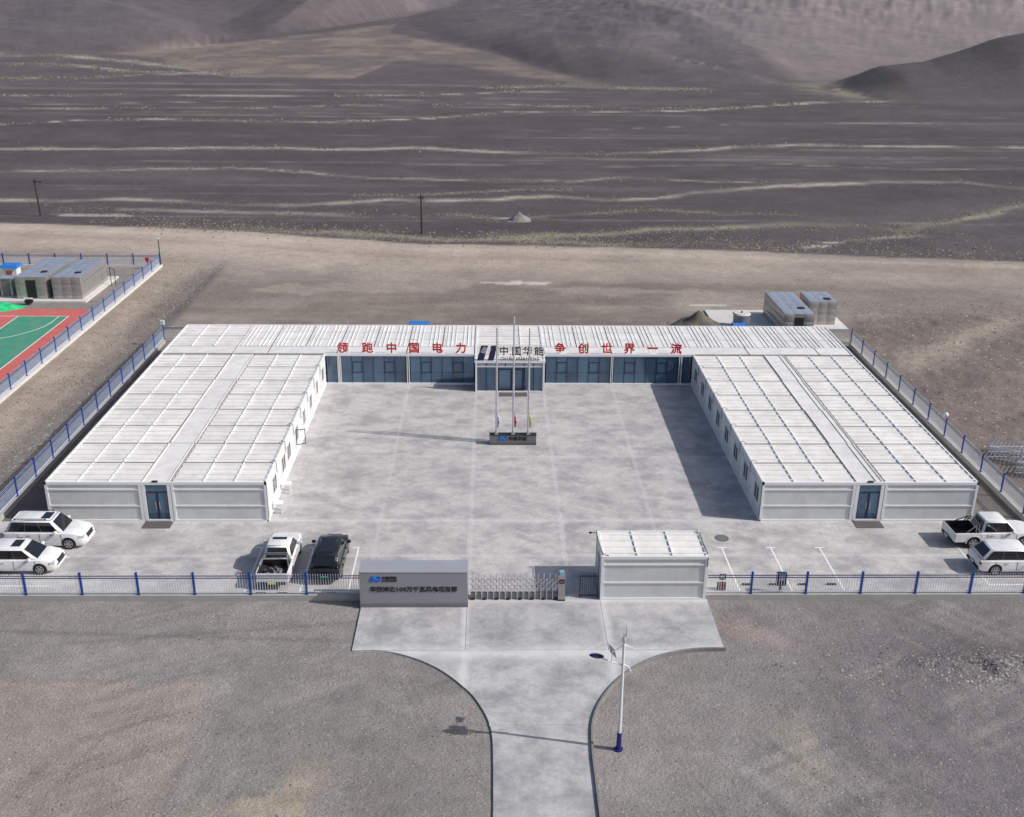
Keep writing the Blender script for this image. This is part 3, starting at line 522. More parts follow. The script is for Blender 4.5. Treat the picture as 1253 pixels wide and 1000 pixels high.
def wing(name, xl, inner, label):
    t = empty(name, (xl, 0, 0), label=label, cat='building', group='white container buildings of the camp')
    ob('roof_deck', (MB().box(.07, 13.93, .08, 25.45, 2.58, 2.655), MT['gutter']), t)
    for x0 in (0, 7.95):
        for i in range(8):
            yc = (i+.5)*PY
            for j in range(3): panel(t, x0+.06+1.0+j*1.975+(.0), yc, sc=(.995, 1.0, 1))
            for j in (1, 2): batten(t, x0+.05+j*1.978, yc)
        front_wall(t, x0, x0+6.05)
    for k in range(4):
        mb = MB().box(-.86, .86, -3.14, 3.14, -.05, 0).box(-.86, -.80, -3.14, 3.14, 0, .05).box(.80, .86, -3.14, 3.14, 0, .05)
        if inner < 0: mb.box(.42, .48, -3.14, 3.14, 0, .05)
        ob('corridor_roof_panel', (mb, MT['corr']), t, (7.0+(-.03, .04, -.02, .03)[k], (k+.5)*PY*2, 2.745))
    for x in (6.07, 7.93): ob('roof_gutter', (MB().box(-.045, .045, .08, 25.4, 2.66, 2.725), MT['kerb']), t, (x, 0, 0))
    ob('roof_beam', (MB().box(6.05, 7.95, .0, .14, 2.62, 2.80), MT['frame']), t)
    glass_door(t, 7.0, .09)
    ob('floor_threshold', (MB().box(6.2, 7.8, -.1, .05, 0.02, .12), MT['kerb']), t)
    ob('door_lamp', (MB().box(6.8, 7.15, -.02, .12, 2.80, 2.88), MT['black']), t)
    for s, x in ((-1, 0), (1, 14)): side_wall(t, x, s, openings=(s == inner))
    for i in range(1, 8):  # looped cables over the court-side roof edge
        mb = MB(); x = 14 if inner > 0 else 0; y = i*PY
        pts = [(x-inner*.35, y-.1, 2.83), (x-inner*.1, y-.05, 2.95), (x+inner*.05, y, 2.86), (x+inner*.06, y+.02, 2.5), (x+inner*.05, y+.03, 2.0)]
        for p, q in zip(pts, pts[1:]): mb.tube(p, q, .018, n=5)
        ob('cable', (mb, MT['black']), t)
    return t
LW = wing('container_wing', -29.87, 1, 'white container wing on the left side of the court, its sunlit windows facing the flagpoles')
RW = wing('container_wing', 15.87, -1, 'white container wing on the right side of the court, its shaded windows facing the flagpoles')
# white step frames below two doors and an open casement on the sunlit inner wall
for (y, z) in ((1.35, .72), (4.3, .72)):
    ob('step_frame', (MB().box(0, .62, -.3, .3, z-.07, z).box(.54, .62, -.3, -.22, 0.02, z-.07).box(.54, .62, .22, .3, 0.02, z-.07).box(0, .05, -.3, .3, z-.25, z-.07), MT['frame']),
       None, (-15.8, y, 0), label='white steel stand by the wall of the left wing, %s the court corner' % ('nearest to' if y < 2 else 'second from'), cat='stand', group='white stands against the left wing')
ob('open_sash', (MB().box(0, .7, -.02, .02, .85, .9).box(0, .7, -.02, .02, 2.0, 2.05).box(0, .05, -.02, .02, .9, 2.0).box(.65, .7, -.02, .02, .9, 2.0), MT['mull']), LW, (14.04, 10.4, 0), rz=.35)
# main block
MBk = empty('container_main_building', (0, 0, 0), label='long white container building with the glazed front at the back of the court', cat='building', group='white container buildings of the camp')
YB0, YB1 = 27.75, 33.95
ob('roof_deck', (MB().box(-29.8, 29.8, 25.62, 33.9, 2.58, 2.655), MT['gutter']), MBk)
def ymod(xc, w=3.0):
    for j in range(3): panel(MBk, xc, YB0+1.03+j*2.07, rot=math.pi/2, sc=(1.03, w/3.0*.97, .45))
    ob('roof_rib', (MB().hexa([(-.05,-3.05,0),(.05,-3.05,0),(.05,3.05,0),(-.05,3.05,0)], [(-.025,-3.05,.045),(.025,-3.05,.045),(.025,3.05,.045),(-.025,3.05,.045)]), MT['frame']), MBk, (xc-.72, 30.85, ZR+.01))
    ob('roof_rib', (MB().hexa([(-.05,-3.05,0),(.05,-3.05,0),(.05,3.05,0),(-.05,3.05,0)], [(-.025,-3.05,.045),(.025,-3.05,.045),(.025,3.05,.045),(-.025,3.05,.045)]), MT['frame']), MBk, (xc+.72, 30.85, ZR+.01))
for i in range(7): ymod(-23.88+3.0*(i+.5), 3.0)
for i in range(9): ymod(2.98+2.985*(i+.5), 2.985)
for r in range(2):
    for j in range(3): panel(MBk, -28.85+j*1.975, YB0+(r+.5)*3.1, sc=(.995, .985, 1))
    for j in (1, 2): batten(MBk, -29.83+j*1.978, YB0+(r+.5)*3.1)
    for j in range(3): panel(MBk, -1.92+j*1.93, YB0+(r+.5)*3.1, sc=(.975, .985, 1))
    for j in (2,): batten(MBk, -2.87+j*1.94, YB0+(r+.5)*3.1)
for x in (-2.9, 2.95): ob('roof_beam', (MB().box(-.08, .08, 23.8, 33.95, 2.62, 2.81), MT['frame']), MBk, (x, 0, 0))
cx = [-29.87, -23.88, -20.86, -14.9, -8.9, -2.98]; cx2 = [3.03, 8.9, 14.9, 20.83, 26.97, 29.87]
for L_ in (cx, cx2):
    for a, b in zip(L_, L_[1:]):
        ob('corridor_roof_panel', (MB().box(-(b-a)/2+.05, (b-a)/2-.05, -.98, .98, -.05, 0).box(-(b-a)/2+.05, (b-a)/2-.05, -.98, -.92, 0, .04), MT['corr']), MBk, ((a+b)/2, 26.68, 2.74))
for r in range(1):   # porch roof
    for j in range(3): panel(MBk, -1.92+j*1.93, 25.3, sc=(.975, .98, 1))
    for j in range(3): panel(MBk, -1.92+j*1.93, 27.2, sc=(.975, .22, 1))
# shell
ob('wall_panel', (MB().box(-29.8, 29.8, 33.85, 33.93, .1, 2.6), MT['wall']), MBk)
ob('roof_beam', (MB().box(-29.87, 29.87, 33.83, 33.97, 2.62, 2.80), MT['frame']), MBk)
ob('roof_beam', (MB().box(-15.87, -3.02, 25.5, 25.64, 2.60, 2.80), MT['frame']), MBk)
ob('roof_beam', (MB().box(3.05, 15.87, 25.5, 25.64, 2.60, 2.80), MT['frame']), MBk)
for s in (-1, 1):
    x = s*29.82
    ob('wall_panel', (MB().box(-.03, .03, 25.6, 33.8, .1, 2.6), MT['wall']), MBk, (x, 0, 0))
    ob('roof_beam', (MB().box(-.06, .06, 25.6, 33.8, 2.62, 2.80), MT['frame']), MBk, (x, 0, 0))
# interior back so the glazing has something behind it
for a, b in ((-15.87, -2.98), (3.03, 15.87)): ob('floor_sill', (MB().box(a, b, 25.45, 25.72, 0.02, .15), MT['frame']), MBk)
FY = 25.6
def bay(a, b, fy=FY, n=6, sashes=(1, 4), z0=.15, z1=2.58, doors=()):
    xs = np.linspace(a, b, n+1)
    for i in range(n):
        x0, x1 = xs[i]+.025, xs[i+1]-.025
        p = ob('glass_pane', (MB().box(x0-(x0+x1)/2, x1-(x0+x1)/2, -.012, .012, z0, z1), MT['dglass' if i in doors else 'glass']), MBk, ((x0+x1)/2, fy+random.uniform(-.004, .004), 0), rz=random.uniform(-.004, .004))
        if i in sashes:
            w = (x1-x0)/2; ob('casement', (MB().box(-w, w, -.045, -.015, 1.06, 1.14).box(-w, w, -.045, -.015, 2.0, 2.08).box(-w, -w+.06, -.045, -.015, 1.14, 2.0).box(w-.06, w, -.045, -.015, 1.14, 2.0), MT['mull']), MBk, ((x0+x1)/2, fy, 0))
    for x in xs[1:-1]: ob('mullion', (MB().box(-.025, .025, -.04, .04, z0, z1), MT['mull']), MBk, (x, fy, 0))
    ob('glazing_bar', (MB().box(a, b, -.02, -.014, 1.08, 1.11), MT['mull']), MBk, (0, fy, 0))
for a, b, n, s in ((-15.78, -14.86, 1, ()), (-14.52, -8.94, 6, (1, 4)), (-8.56, -3.06, 6, (1, 4)), (3.16, 8.74, 6, (1, 4)), (9.06, 14.66, 6, (1, 4)), (15.08, 15.8, 1, ())): bay(a, b, n=n, sashes=s)
for x, w_ in ((-14.69, .1), (-14.56, .06), (-14.8, .06), (-8.67, .08), (-8.83, .08), (8.83, .07), (8.97, .07), (14.76, .08), (14.95, .1)):
    ob('facade_post', (MB().box(-w_/2, w_/2, -.1, .05, .15, 2.6), MT['frame']), MBk, (x, FY, 0))
# porch
PYF = 23.78
for x in (-2.84, 2.9): ob('porch_post', (MB().box(-.08, .08, -.08, .08, 0, 2.62), MT['frame']), MBk, (x, PYF, 0))
ob('porch_beam', (MB().box(-2.98, 3.03, -.08, .08, 2.62, 2.82), MT['frame']), MBk, (0, PYF, 0))
ob('porch_beam', (MB().box(-2.76, 2.82, -.05, .05, 2.24, 2.3), MT['frame']), MBk, (0, PYF, 0))
ob('porch_sill', (MB().box(-2.76, 2.82, -.08, .08, 0.02, .1), MT['frame']), MBk, (0, PYF, 0))
for a, b, dk in ((-2.76, -1.95, 0), (-1.95, -1.13, 0), (-1.05, .22, 1), (.22, 1.2, 1), (1.26, 2.05, 0), (2.05, 2.82, 0)):
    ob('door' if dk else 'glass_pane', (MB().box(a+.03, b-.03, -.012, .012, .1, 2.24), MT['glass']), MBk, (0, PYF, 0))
    ob('mullion', (MB().box(-.03, .03, -.045, .045, .1, 2.24), MT['mull']), MBk, (b, PYF, 0))
for a, b in ((-1.05, .22), (.22, 1.2)):
    ob('door_frame', (MB().box(a+.03, a+.12, -.04, -.014, .12, 2.1).box(b-.12, b-.03, -.04, -.014, .12, 2.1).box(a+.12, b-.12, -.04, -.014, 2.0, 2.1).box(a+.12, b-.12, -.04, -.014, .12, .24), MT['black']), MBk, (0, PYF, 0))
for i in range(7): ob('transom_pane', (MB().box(-.36, .36, -.01, .01, 2.31, 2.61), MT['galv']), MBk, (-2.36+i*.797, PYF-.01, 0))
for s in (-1, 1):
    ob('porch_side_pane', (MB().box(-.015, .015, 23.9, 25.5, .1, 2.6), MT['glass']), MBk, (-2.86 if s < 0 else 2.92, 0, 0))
# mats
def mat_at(x, y, w_, d, label): ob('entrance_mat', (MB().box(-w_/2, w_/2, -d/2, d/2, 0, .015), MT['mat']), None, (x, y, .023), label=label, cat='mat', group='dark mats before the entrances')
mat_at(-22.87, -.52, 1.8, .9, 'dark mat before the glass door at the front end of the left wing')
mat_at(22.87, -.52, 1.8, .9, 'dark mat before the glass door at the front end of the right wing')
mat_at(.3, 23.05, 2.4, .95, 'dark mat before the glass porch of the main building')
# ------------------------------------------------------------------ roof lettering
def letters(parent, txt, xs, y, z, size, m, rz=0, bold=.03, ext=.04, sx=1.0):
    for ch, x in zip(txt, xs):
        ob('letter', text_mesh('letter', ch, size, m, bold, ext, sx), parent, (x, y, z), rot=(math.pi/2, 0, 0))
for txt, xs, lab in (('领跑中国电力', (-14.34, -12.22, -10.15, -8.21, -6.22, -4.18), 'six red characters on the left half of the roof edge above the glazing'),
                ('争创世界一流', (4.38, 6.4, 8.41, 10.36, 12.37, 14.43), 'six red characters on the right half of the roof edge above the glazing')):
    t = empty('roof_slogan', (0, 25.72, 2.8), label=lab, cat='sign', group='red slogans on the roof edge')
    letters(t, txt, xs, 0, .12, .98, 'red', bold=.022)
    for x in xs:
        f = MB().tube((x-.3, .06, 0), (x-.3, .06, .9), .018, n=4).tube((x+.3, .06, 0), (x+.3, .06, .9), .018, n=4).tube((x-.3, .06, .8), (x-.45, 1.1, -.03), .014, n=4).tube((x+.3, .06, .8), (x+.45, 1.1, -.03), .014, n=4)
        ob('letter_stand', (f, MT['frame']), t)
t = empty('roof_name_sign', (0, PYF-.02, 2.84), label='black company name with striped blue emblem standing on the porch roof', cat='sign')
letters(t, '中国华能', (-.5, .55, 1.5, 2.45), 0, .52, .84, 'inkblack', bold=.012)
letters(t, 'CHINAHUANENG', [-.68, -.42, -.2, .04, .3, .66, .92, 1.2, 1.5, 1.8, 2.08, 2.38], 0, .03, .36, 'inkblack', bold=.008, ext=.02)
def slab(pts, m, y=0, th=.06, name='emblem_bar'): 
    n = len(pts); mb = MB().add([(x, y-th/2, z) for x, z in pts]+[(x, y+th/2, z) for x, z in pts], [tuple(range(n)), tuple(range(2*n-1, n-1, -1))]+[(i, n+i, n+(i+1) % n, (i+1) % n) for i in range(n)]); return mb
ob('emblem_bar', (slab([(-2.78, 0), (-2.2, 0), (-1.84, 1.3), (-2.42, 1.3)], 0), MT['navy']), t)
ob('emblem_bar', (slab([(-1.86, 0), (-1.36, 0), (-1.08, 1.3), (-1.58, 1.3)], 0), MT['navy']), t)
for k in range(5): 
    z = .62+k*.1; x = -2.48+.06*k
    ob('emblem_stripe', (slab([(x, z+.14), (x+.66, z-.1), (x+.68, z-.06), (x+.02, z+.18)], 0, y=-.045, th=.02), MT['picket']), t)
fr = MB()
for z in (.0, .48, 1.3): fr.tube((-2.75, .06, z), (2.85, .06, z), .02, n=4)
for x in (-2.7, -1, .05, 1.05, 2.0, 2.85): fr.tube((x, .06, -.03), (x, .06, 1.3), .02, n=4).tube((x, .06, 1.2), (x, 1.2, -.04), .015, n=4)
ob('sign_frame', (fr, MT['frame']), t)
# ------------------------------------------------------------------ fences
POST = MB().box(-.055, .055, -.055, .055, 0, 1.36).box(-.065, .065, -.065, .065, 1.36, 1.40).box(-.09, .09, -.09, .09, 0, .02).mesh('post', 'blue')
def fence(p0, p1, n, label, kerb='kerb', kw=.26, kh=.3, m='picket', skip_first=False, skip_last=False, H=1.3, zb=0.0, base=True, stops=None):
    p0 = Vector((*p0, zb)); p1 = Vector((*p1, zb)); d = p1-p0; L = d.length; a = math.atan2(d.y, d.x)
    t = empty('steel_fence', p0, a, label=label, cat='fence', group='blue posted fences round the compounds')
    if base: ob('base_wall', (MB().box(-kw/2 if not skip_first else 0, L+(kw/2 if not skip_last else 0), -kw/2, kw/2, -.5, kh), MT[kerb]), t)
    st = stops or [i*L/n for i in range(n+1)]; n = len(st)-1
    for i in range(n+1):
        if (i == 0 and skip_first) or (i == n and skip_last): continue
        ob('post', POST, t, (st[i], 0, kh))
    r = MB(); pk = MB()
    for i in range(n):
        x0, x1 = st[i]+.05, st[i+1]-.05
        for z in (.16, 1.04, 1.18):
            ob('rail', (MB().box(-(x1-x0)/2, (x1-x0)/2, -.02, .02, -.02, .02), MT['dblue' if z > .5 else 'picket']), t, ((x0+x1)/2, 0, kh+z))
        k = int((x1-x0)/.14)
        for j in range(k):
            x = x0+(j+.5)*(x1-x0)/k; pk.box(x-.012, x+.012, -.012, .012, kh+.06, kh+H)
    ob('pickets', pk.mesh('pickets', m), t, kind='stuff')
    return t
ST = 3.132
fence((-33.2, -9.3), (-8.85, -9.3), 9, 'blue posted picket fence along the car park left of the stone sign wall', skip_last=True, stops=[0]+[-24.45+33.2+ST*k for k in range(-2, 5)]+[24.35])
fence((10.62, -9.3), (33.45, -9.3), 9, 'blue posted picket fence along the car park right of the guard container', skip_first=True, stops=[0]+[13.18-10.62+ST*k for k in range(7)]+[22.83])
fence((-33.2, -9.3), (-33.2, 37.2), 15, 'blue posted picket fence along the left flank of the left wing', m='pale_mesh', skip_first=True)
fence((33.45, -9.3), (33.45, 36.6), 14, 'blue posted picket fence along the right flank of the right wing', skip_first=True)
fence((-33.2, 37.2), (33.45, 37.2), 22, 'blue posted picket fence running behind the main building', skip_first=True, skip_last=True)
fence((-42.25, 20.3), (-42.25, 67.0), 14, 'blue posted fence on a white plinth on the right side of the sports court', 'lightkerb', .5, .2, 'pale_mesh')
fence((-42.25, 67.0), (-77, 67.0), 11, 'blue posted fence on the far side of the steel tank yard', 'lightkerb', .5, .2, 'pale_mesh', skip_first=True)
# ------------------------------------------------------------------ stone sign wall
t = empty('sign_wall', (-5.83, -10.2, 0), label='thick grey stone wall with company name left of the sliding gate', cat='sign wall')
ob('stone_block', (MB().box(-2.98, 2.98, .0, 1.28, .27, 2.2), MT['sgrey']), t)
ob('plinth', (MB().box(-3.0, 3.0, -.05, 1.33, -.1, .265), MT['dgrey']), t)
ob('stone_cap', (MB().box(-3.0, 3.0, -.02, 1.3, 2.203, 2.25), mat('grey_cap_stone', (156, 158, 166), .3, var=.05, scale=.8)), t)
lx = -2.42
ob('emblem_bar', (slab([(lx, 1.64), (lx+.22, 1.64), (lx+.32, 1.98), (lx+.1, 1.98)], 0, y=-.012, th=.024), MT['logoblue']), t)
ob('emblem_bar', (slab([(lx+.32, 1.64), (lx+.54, 1.64), (lx+.64, 1.98), (lx+.42, 1.98)], 0, y=-.012, th=.024), MT['logoblue']), t)
ob('emblem_stripe', (slab([(lx+.16, 1.88), (lx+.46, 1.72), (lx+.48, 1.78), (lx+.18, 1.94)], 0, y=-.016, th=.03), MT['logocyan']), t)
def row(par, txt, x0, x1, y, z, size, m, bold=.012, ext=.012, sx=1.0):
    n = len(txt); ws = [.58 if ord(c) < 256 else 1 for c in txt]; tot = sum(ws); x = x0
    for c, q in zip(txt, ws):
        wd = q*(x1-x0)/tot
        ob('letter', text_mesh('letter', c, size, m, bold, ext, sx), par, (x+wd/2, y, z), rot=(math.pi/2, 0, 0)); x += wd
row(t, '中国华能', lx+.68, lx+1.5, -.012, 1.79, .21, 'inkblack', .006)
row(t, 'CHINAHUANENG', lx+.68, lx+1.5, -.012, 1.65, .12, 'inkblack', .003)
row(t, '华能淖北100万千瓦风电项目部', -2.42, 2.42, -.014, 1.03, .355, 'inkblack', .008)
# ------------------------------------------------------------------ sliding gate
t = empty('sliding_gate', (-2.74, -9.4, .02), label='extendable stainless lattice gate between the stone sign and the gate column', cat='gate')
NB = 15; sp = 5.0/NB
BAR = MB().box(-.02, .02, -.03, .03, .05, 1.64).mesh('gate_bar', 'chrome')
BAR2 = MB().box(-.02, .02, -.03, .03, .05, 1.34).mesh('gate_bar', 'chrome')
LAT = MB().bar((-sp/2, -.04, .58), (sp/2, -.04, .98), .012, .035).bar((-sp/2, -.04, .98), (sp/2, -.04, 1.34), .012, .035).mesh('lattice_bar', 'chrome')
LAT2 = MB().bar((-sp/2, .04, .98), (sp/2, .04, .58), .012, .035).bar((-sp/2, .04, 1.34), (sp/2, .04, .98), .012, .035).mesh('lattice_bar', 'steel')
LOW = MB().box(-sp/2+.03, sp/2-.03, -.05, .05, .12, .46).mesh('wheel_box', 'dgrey')
for i in range(NB):
    x = (i+.5)*sp
    ob('gate_bar', BAR, t, (x, .05, 0)); ob('gate_bar', BAR2, t, (x+sp/2, -.05, 0))
    ob('lattice_bar', LAT, t, (x, 0, 0)); ob('lattice_bar', LAT2, t, (x, 0, 0)); ob('wheel_box', LOW, t, (x, 0, 0))
    if i % 2 == 0: ob('wheel', (MB().tube((x, -.12, .07), (x, .12, .07), .07, n=10), MT['tyre']), t)
t = empty('gate_column', (2.42, -9.4, .02), label='steel drive column with small display at the right end of the lattice gate', cat='gate column')
ob('housing', (MB().box(-.19, .19, -.2, .2, .08, 1.62), MT['steel']), t); ob('column_cap', (MB().box(-.13, .13, -.14, .14, 1.62, 1.80), MT['cap']), t)
ob('display', (MB().box(-.15, .15, -.215, -.2, 1.12, 1.38), MT['black']), t); ob('display_digits', (MB().box(-.09, .09, -.222, -.215, 1.2, 1.28), MT['orange']), t)
ob('base_skirt', (MB().box(-.21, .21, -.22, .22, 0, .08), MT['black']), t)
t = empty('pedestrian_gate', (3.45, -9.25, .02), label='small black barred gate leaf left of the guard container', cat='gate')
ob('gate_frame', (MB().box(0, .06, -.03, .03, 0, 1.45).box(1.0, 1.06, -.03, .03, 0, 1.45).box(.06, 1.0, -.025, .025, 1.36, 1.42).box(.06, 1.0, -.025, .025, .12, .18), MT['trim']), t)
for i in range(7): ob('gate_bar', (MB().box(-.012, .012, -.012, .012, .18, 1.36), MT['trim']), t, (.17+i*.12, 0, 0))
# ------------------------------------------------------------------ guard container
t = empty('guard_container', (4.6, -9.52, 0), label='single white container guard house between the gate and the right fence', cat='guard house')
ob('roof_deck', (MB().box(.05, 5.93, .06, 3.0, 2.58, 2.655), MT['gutter']), t)
for j in range(3):
    panel(t, .06+1.0+j*1.96, 1.53, sc=(.99, .96, 1))
for j in (1, 2): batten(t, .05+j*1.965, 1.53, sy=.95)
front_wall(t, 0, 5.98)
for x in (.03, 5.95):
    ob('wall_panel', (MB().box(-.03, .03, .16, 2.9, .14, 2.6), MT['wall']), t, (x+(.03 if x < 1 else -.03), 0, 0))
    ob('roof_beam', (MB().box(-.06, .06, .14, 2.94, 2.62, 2.80), MT['frame']), t, (x+(.03 if x < 1 else -.03), 0, 0))
    ob('corner_post', (MB().box(-.06, .06, 2.94, 3.06, 0, 2.62), MT['frame']), t, (x+(.03 if x < 1 else -.03), 0, 0))
ob('wall_panel', (MB().box(.1, 5.88, 3.0, 3.05, .1, 2.6), MT['wall']), t); ob('roof_beam', (MB().box(0, 5.98, 2.95, 3.07, 2.62, 2.80), MT['frame']), t)
ob('door', (MB().box(.0, .02, 1.2, 2.0, .1, 2.1), MT['galv']), t, (-.025, 0, 0))
ob('camera', (MB().box(-.45, -.3, 2.95, 3.05, 2.66, 2.74).bar((-.3, 3, 2.7), (0, 3, 2.7), .03, .03), MT['black']), t)
cb = MB(); pts = [(-.03, 3.0, 2.85), (-.05, 2.4, 2.84), (.0, 1.6, 2.83), (.05, .7, 2.84), (.12, .2, 2.83), (.4, .1, 2.83)]
for p, q in zip(pts, pts[1:]): cb.tube(p, q, .02, n=5)
ob('cable', (cb, MT['black']), t)
cb = MB(); pts = [(5.8, 3.0, 2.85), (5.96, 2.7, 2.84), (5.94, 1.5, 2.83), (5.97, .4, 2.84), (5.95, -.02, 2.7), (5.95, -.02, 2.2)]
for p, q in zip(pts, pts[1:]): cb.tube(p, q, .018, n=5)
ob('cable', (cb, MT['black']), t)
# ------------------------------------------------------------------ flagpoles
t = empty('flag_plinth', (0.08, 12.62, .02), label='low grey stone plinth with blue emblem under the three flagpoles', cat='plinth')
ob('stone_block', (MB().box(-1.76, 1.76, -.27, .27, .14, .76), MT['dgrey']), t); ob('plinth', (MB().box(-1.78, 1.78, -.3, .3, 0, .137), mat('dark_base_stone', (84, 84, 82), .6)), t)
ob('stone_cap', (MB().box(-1.78, 1.78, -.29, .29, .763, .79), MT['trim']), t)
ob('emblem_bar', (slab([(-1.12, .36), (-.9, .36), (-.78, .68), (-1.0, .68)], 0, y=-.285, th=.024), MT['logoblue']), t)
ob('emblem_bar', (slab([(-.78, .36), (-.56, .36), (-.44, .68), (-.66, .68)], 0, y=-.285, th=.024), MT['logoblue']), t)
ob('emblem_stripe', (slab([(-.95, .58), (-.6, .44), (-.58, .5), (-.93, .64)], 0, y=-.29, th=.03), MT['logocyan']), t)
row(t, '中国华能', -.34, 1.06, -.285, .4, .33, 'inkblack', .012)
def cloth(name, x, y, z0, z1, ms, label):
    t_ = empty(name, (x, y, z0), label=label, cat='flag', group='furled flags on the three poles')
    n = 12; H_ = z1-z0; k = len(ms)
    for s in range(k):
        mb = MB(); vs = []
        for i in range(n+1):
            f = i/n; wd = .03+.075*math.sin(math.pi*min(1, f*1.1+.12))+.02*math.sin(i*1.9)
            for j in range(7):
                u = j/6; vs.append((.05+wd*(u*(1.0/k)+s/k)*1.7, .05*math.sin(u*9+i*.5+s), H_*(f)))
        fs = [(i*7+j, i*7+j+1, i*7+j+8, i*7+j+7) for i in range(n) for j in range(6)]
        mb.add(vs, fs); me = mb.mesh('cloth_fold', ms[s], smooth=True)
        o = ob('cloth_fold', me, t_); md = o.modifiers.new('thickness', 'SOLIDIFY'); md.thickness = .012
for x, h, ms, lab in ((-1.16, 9.2, ('fblue', 'fwhite'), 'left'), (.1, 10.06, ('fred',), 'middle'), (1.24, 9.2, ('fyel', 'fyel'), 'right')):
    t = empty('flagpole', (x, 12.62, .8), label='%s white flagpole standing on the grey plinth in the court' % {'left': 'leftmost', 'middle': 'tallest middle', 'right': 'rightmost'}[lab], cat='flagpole', group='flagpoles in the court')
    ob('pole', (MB().tube((0, 0, .15), (0, 0, h-.86), .085, .055, 10), MT['fpole']), t); ob('pole_base', (MB().box(-.13, .13, -.2, .13, -.02, .16), MT['steel']), t)
    ob('finial', (MB().tube((0, 0, h-.86), (0, 0, h-.8), .06, .02, 8), MT['chrome']), t)
    ob('halyard', (MB().tube((.08, 0, .5), (.05, 0, h-.9), .008, n=4), MT['picket']), t)
    cloth('flag', x, 12.62, 1.35, 2.65, ms, {'left': 'furled blue and white flag on the leftmost pole', 'middle': 'furled red flag on the tallest middle pole', 'right': 'furled yellow flag on the rightmost pole'}[lab])
# ------------------------------------------------------------------ wind and solar street lamp
t = empty('street_lamp', (4.27, -22.08, -.05), label='white lamp post with small wind turbine and solar panel beside the entrance drive', cat='street lamp')
ob('pole_foot', (MB().tube((0, 0, 0), (0, 0, .95), .12, .11, 12).tube((0, 0, 0), (0, 0, .06), .2, n=12), mat('dark_blue_paint', (42, 36, 110), .5)), t)
ob('pole', (MB().tube((0, 0, .93), (-.02, 0, 5.7), .085, .055, 12), MT['pole']), t, )
ob('lamp_arm', (MB().tube((0, 0, 4.55), (-.55, 0, 4.75), .035).tube((-.55, 0, 4.75), (-.95, 0, 4.92), .03).tube((0, 0, 4.6), (.22, 0, 4.5), .03).tube((.22, 0, 4.5), (.34, 0, 4.25), .03), MT['pole']), t)
hd = MB(); vs = []; n = 12
for k, (x, r, h) in enumerate(((-.88, .05, .03), (-1.0, .12, .05), (-1.2, .15, .06), (-1.4, .11, .05), (-1.52, .03, .02))):
    for i in range(n): a = 2*math.pi*i/n; vs.append((x, r*math.cos(a)*1.25, 5.02-(x+.9)*.12+h*math.sin(a)))
hd.add(vs, [(k*n+i, k*n+(i+1) % n, (k+1)*n+(i+1) % n, (k+1)*n+i) for k in range(4) for i in range(n)]+[tuple(range(n)), tuple(range(5*n-1, 4*n-1, -1))])
ob('lamp_head', hd.mesh('lamp_head', MT['navy'], smooth=True), t)
sp_ = ob('solar_panel', (MB().box(-.25, .25, -.32, .32, -.015, .015), MT['picket']), t, (-.52, -.0, 5.3), rot=(R(8), R(50), R(10)))
for i in range(2):
    for j in range(3): ob('solar_cell', (MB().box(-.105, .105, -.095, .095, 0, .006), MT['solar']), sp_, (-.115+i*.23, -.21+j*.21, .016))
ob('panel_bracket', (MB().tube((-.52, 0, 4.74), (-.52, 0, 5.33), .02), MT['pole']), t)
tb = ob('turbine_hub', (MB().tube((-.05, -.28, 5.83), (-.02, .22, 5.83), .06, .07, 10).tube((-.05, -.38, 5.83), (-.05, -.28, 5.83), .015, .06, 10), MT['pole']), t)
ob('turbine_tail', (MB().tube((-.02, .2, 5.83), (.12, .5, 5.83), .015).add([(.12, .45, 5.7), (.17, .85, 5.6), (.17, .85, 6.0), (.12, .45, 5.9), (.13, .45, 5.7), (.18, .85, 5.6), (.18, .85, 6.0), (.13, .45, 5.9)], [(0,1,2,3),(7,6,5,4),(0,4,5,1),(1,5,6,2),(2,6,7,3),(3,7,4,0)]), MT['navy']), t)
for k in range(3):
    a = R(95+120*k); ca, sa = math.cos(a), math.sin(a)
    L0 = Vector((-.05+.04*ca, -.32, 5.83+.04*sa)); L1 = Vector((-.05+.66*ca, -.34, 5.83+.66*sa)); pr = Vector((-sa, 0, ca))
    ob('turbine_blade', (MB().add([L0-pr*.05, L0+pr*.05+Vector((0, .04, 0)), L1+pr*.012, L1-pr*.02, L0-pr*.05+Vector((0, .02, 0)), L0+pr*.05+Vector((0, .06, 0)), L1+pr*.012+Vector((0, .012, 0)), L1-pr*.02+Vector((0, .012, 0))], [(0,1,2,3),(7,6,5,4),(0,4,5,1),(1,5,6,2),(2,6,7,3),(3,7,4,0)]), MT['pole']), t)
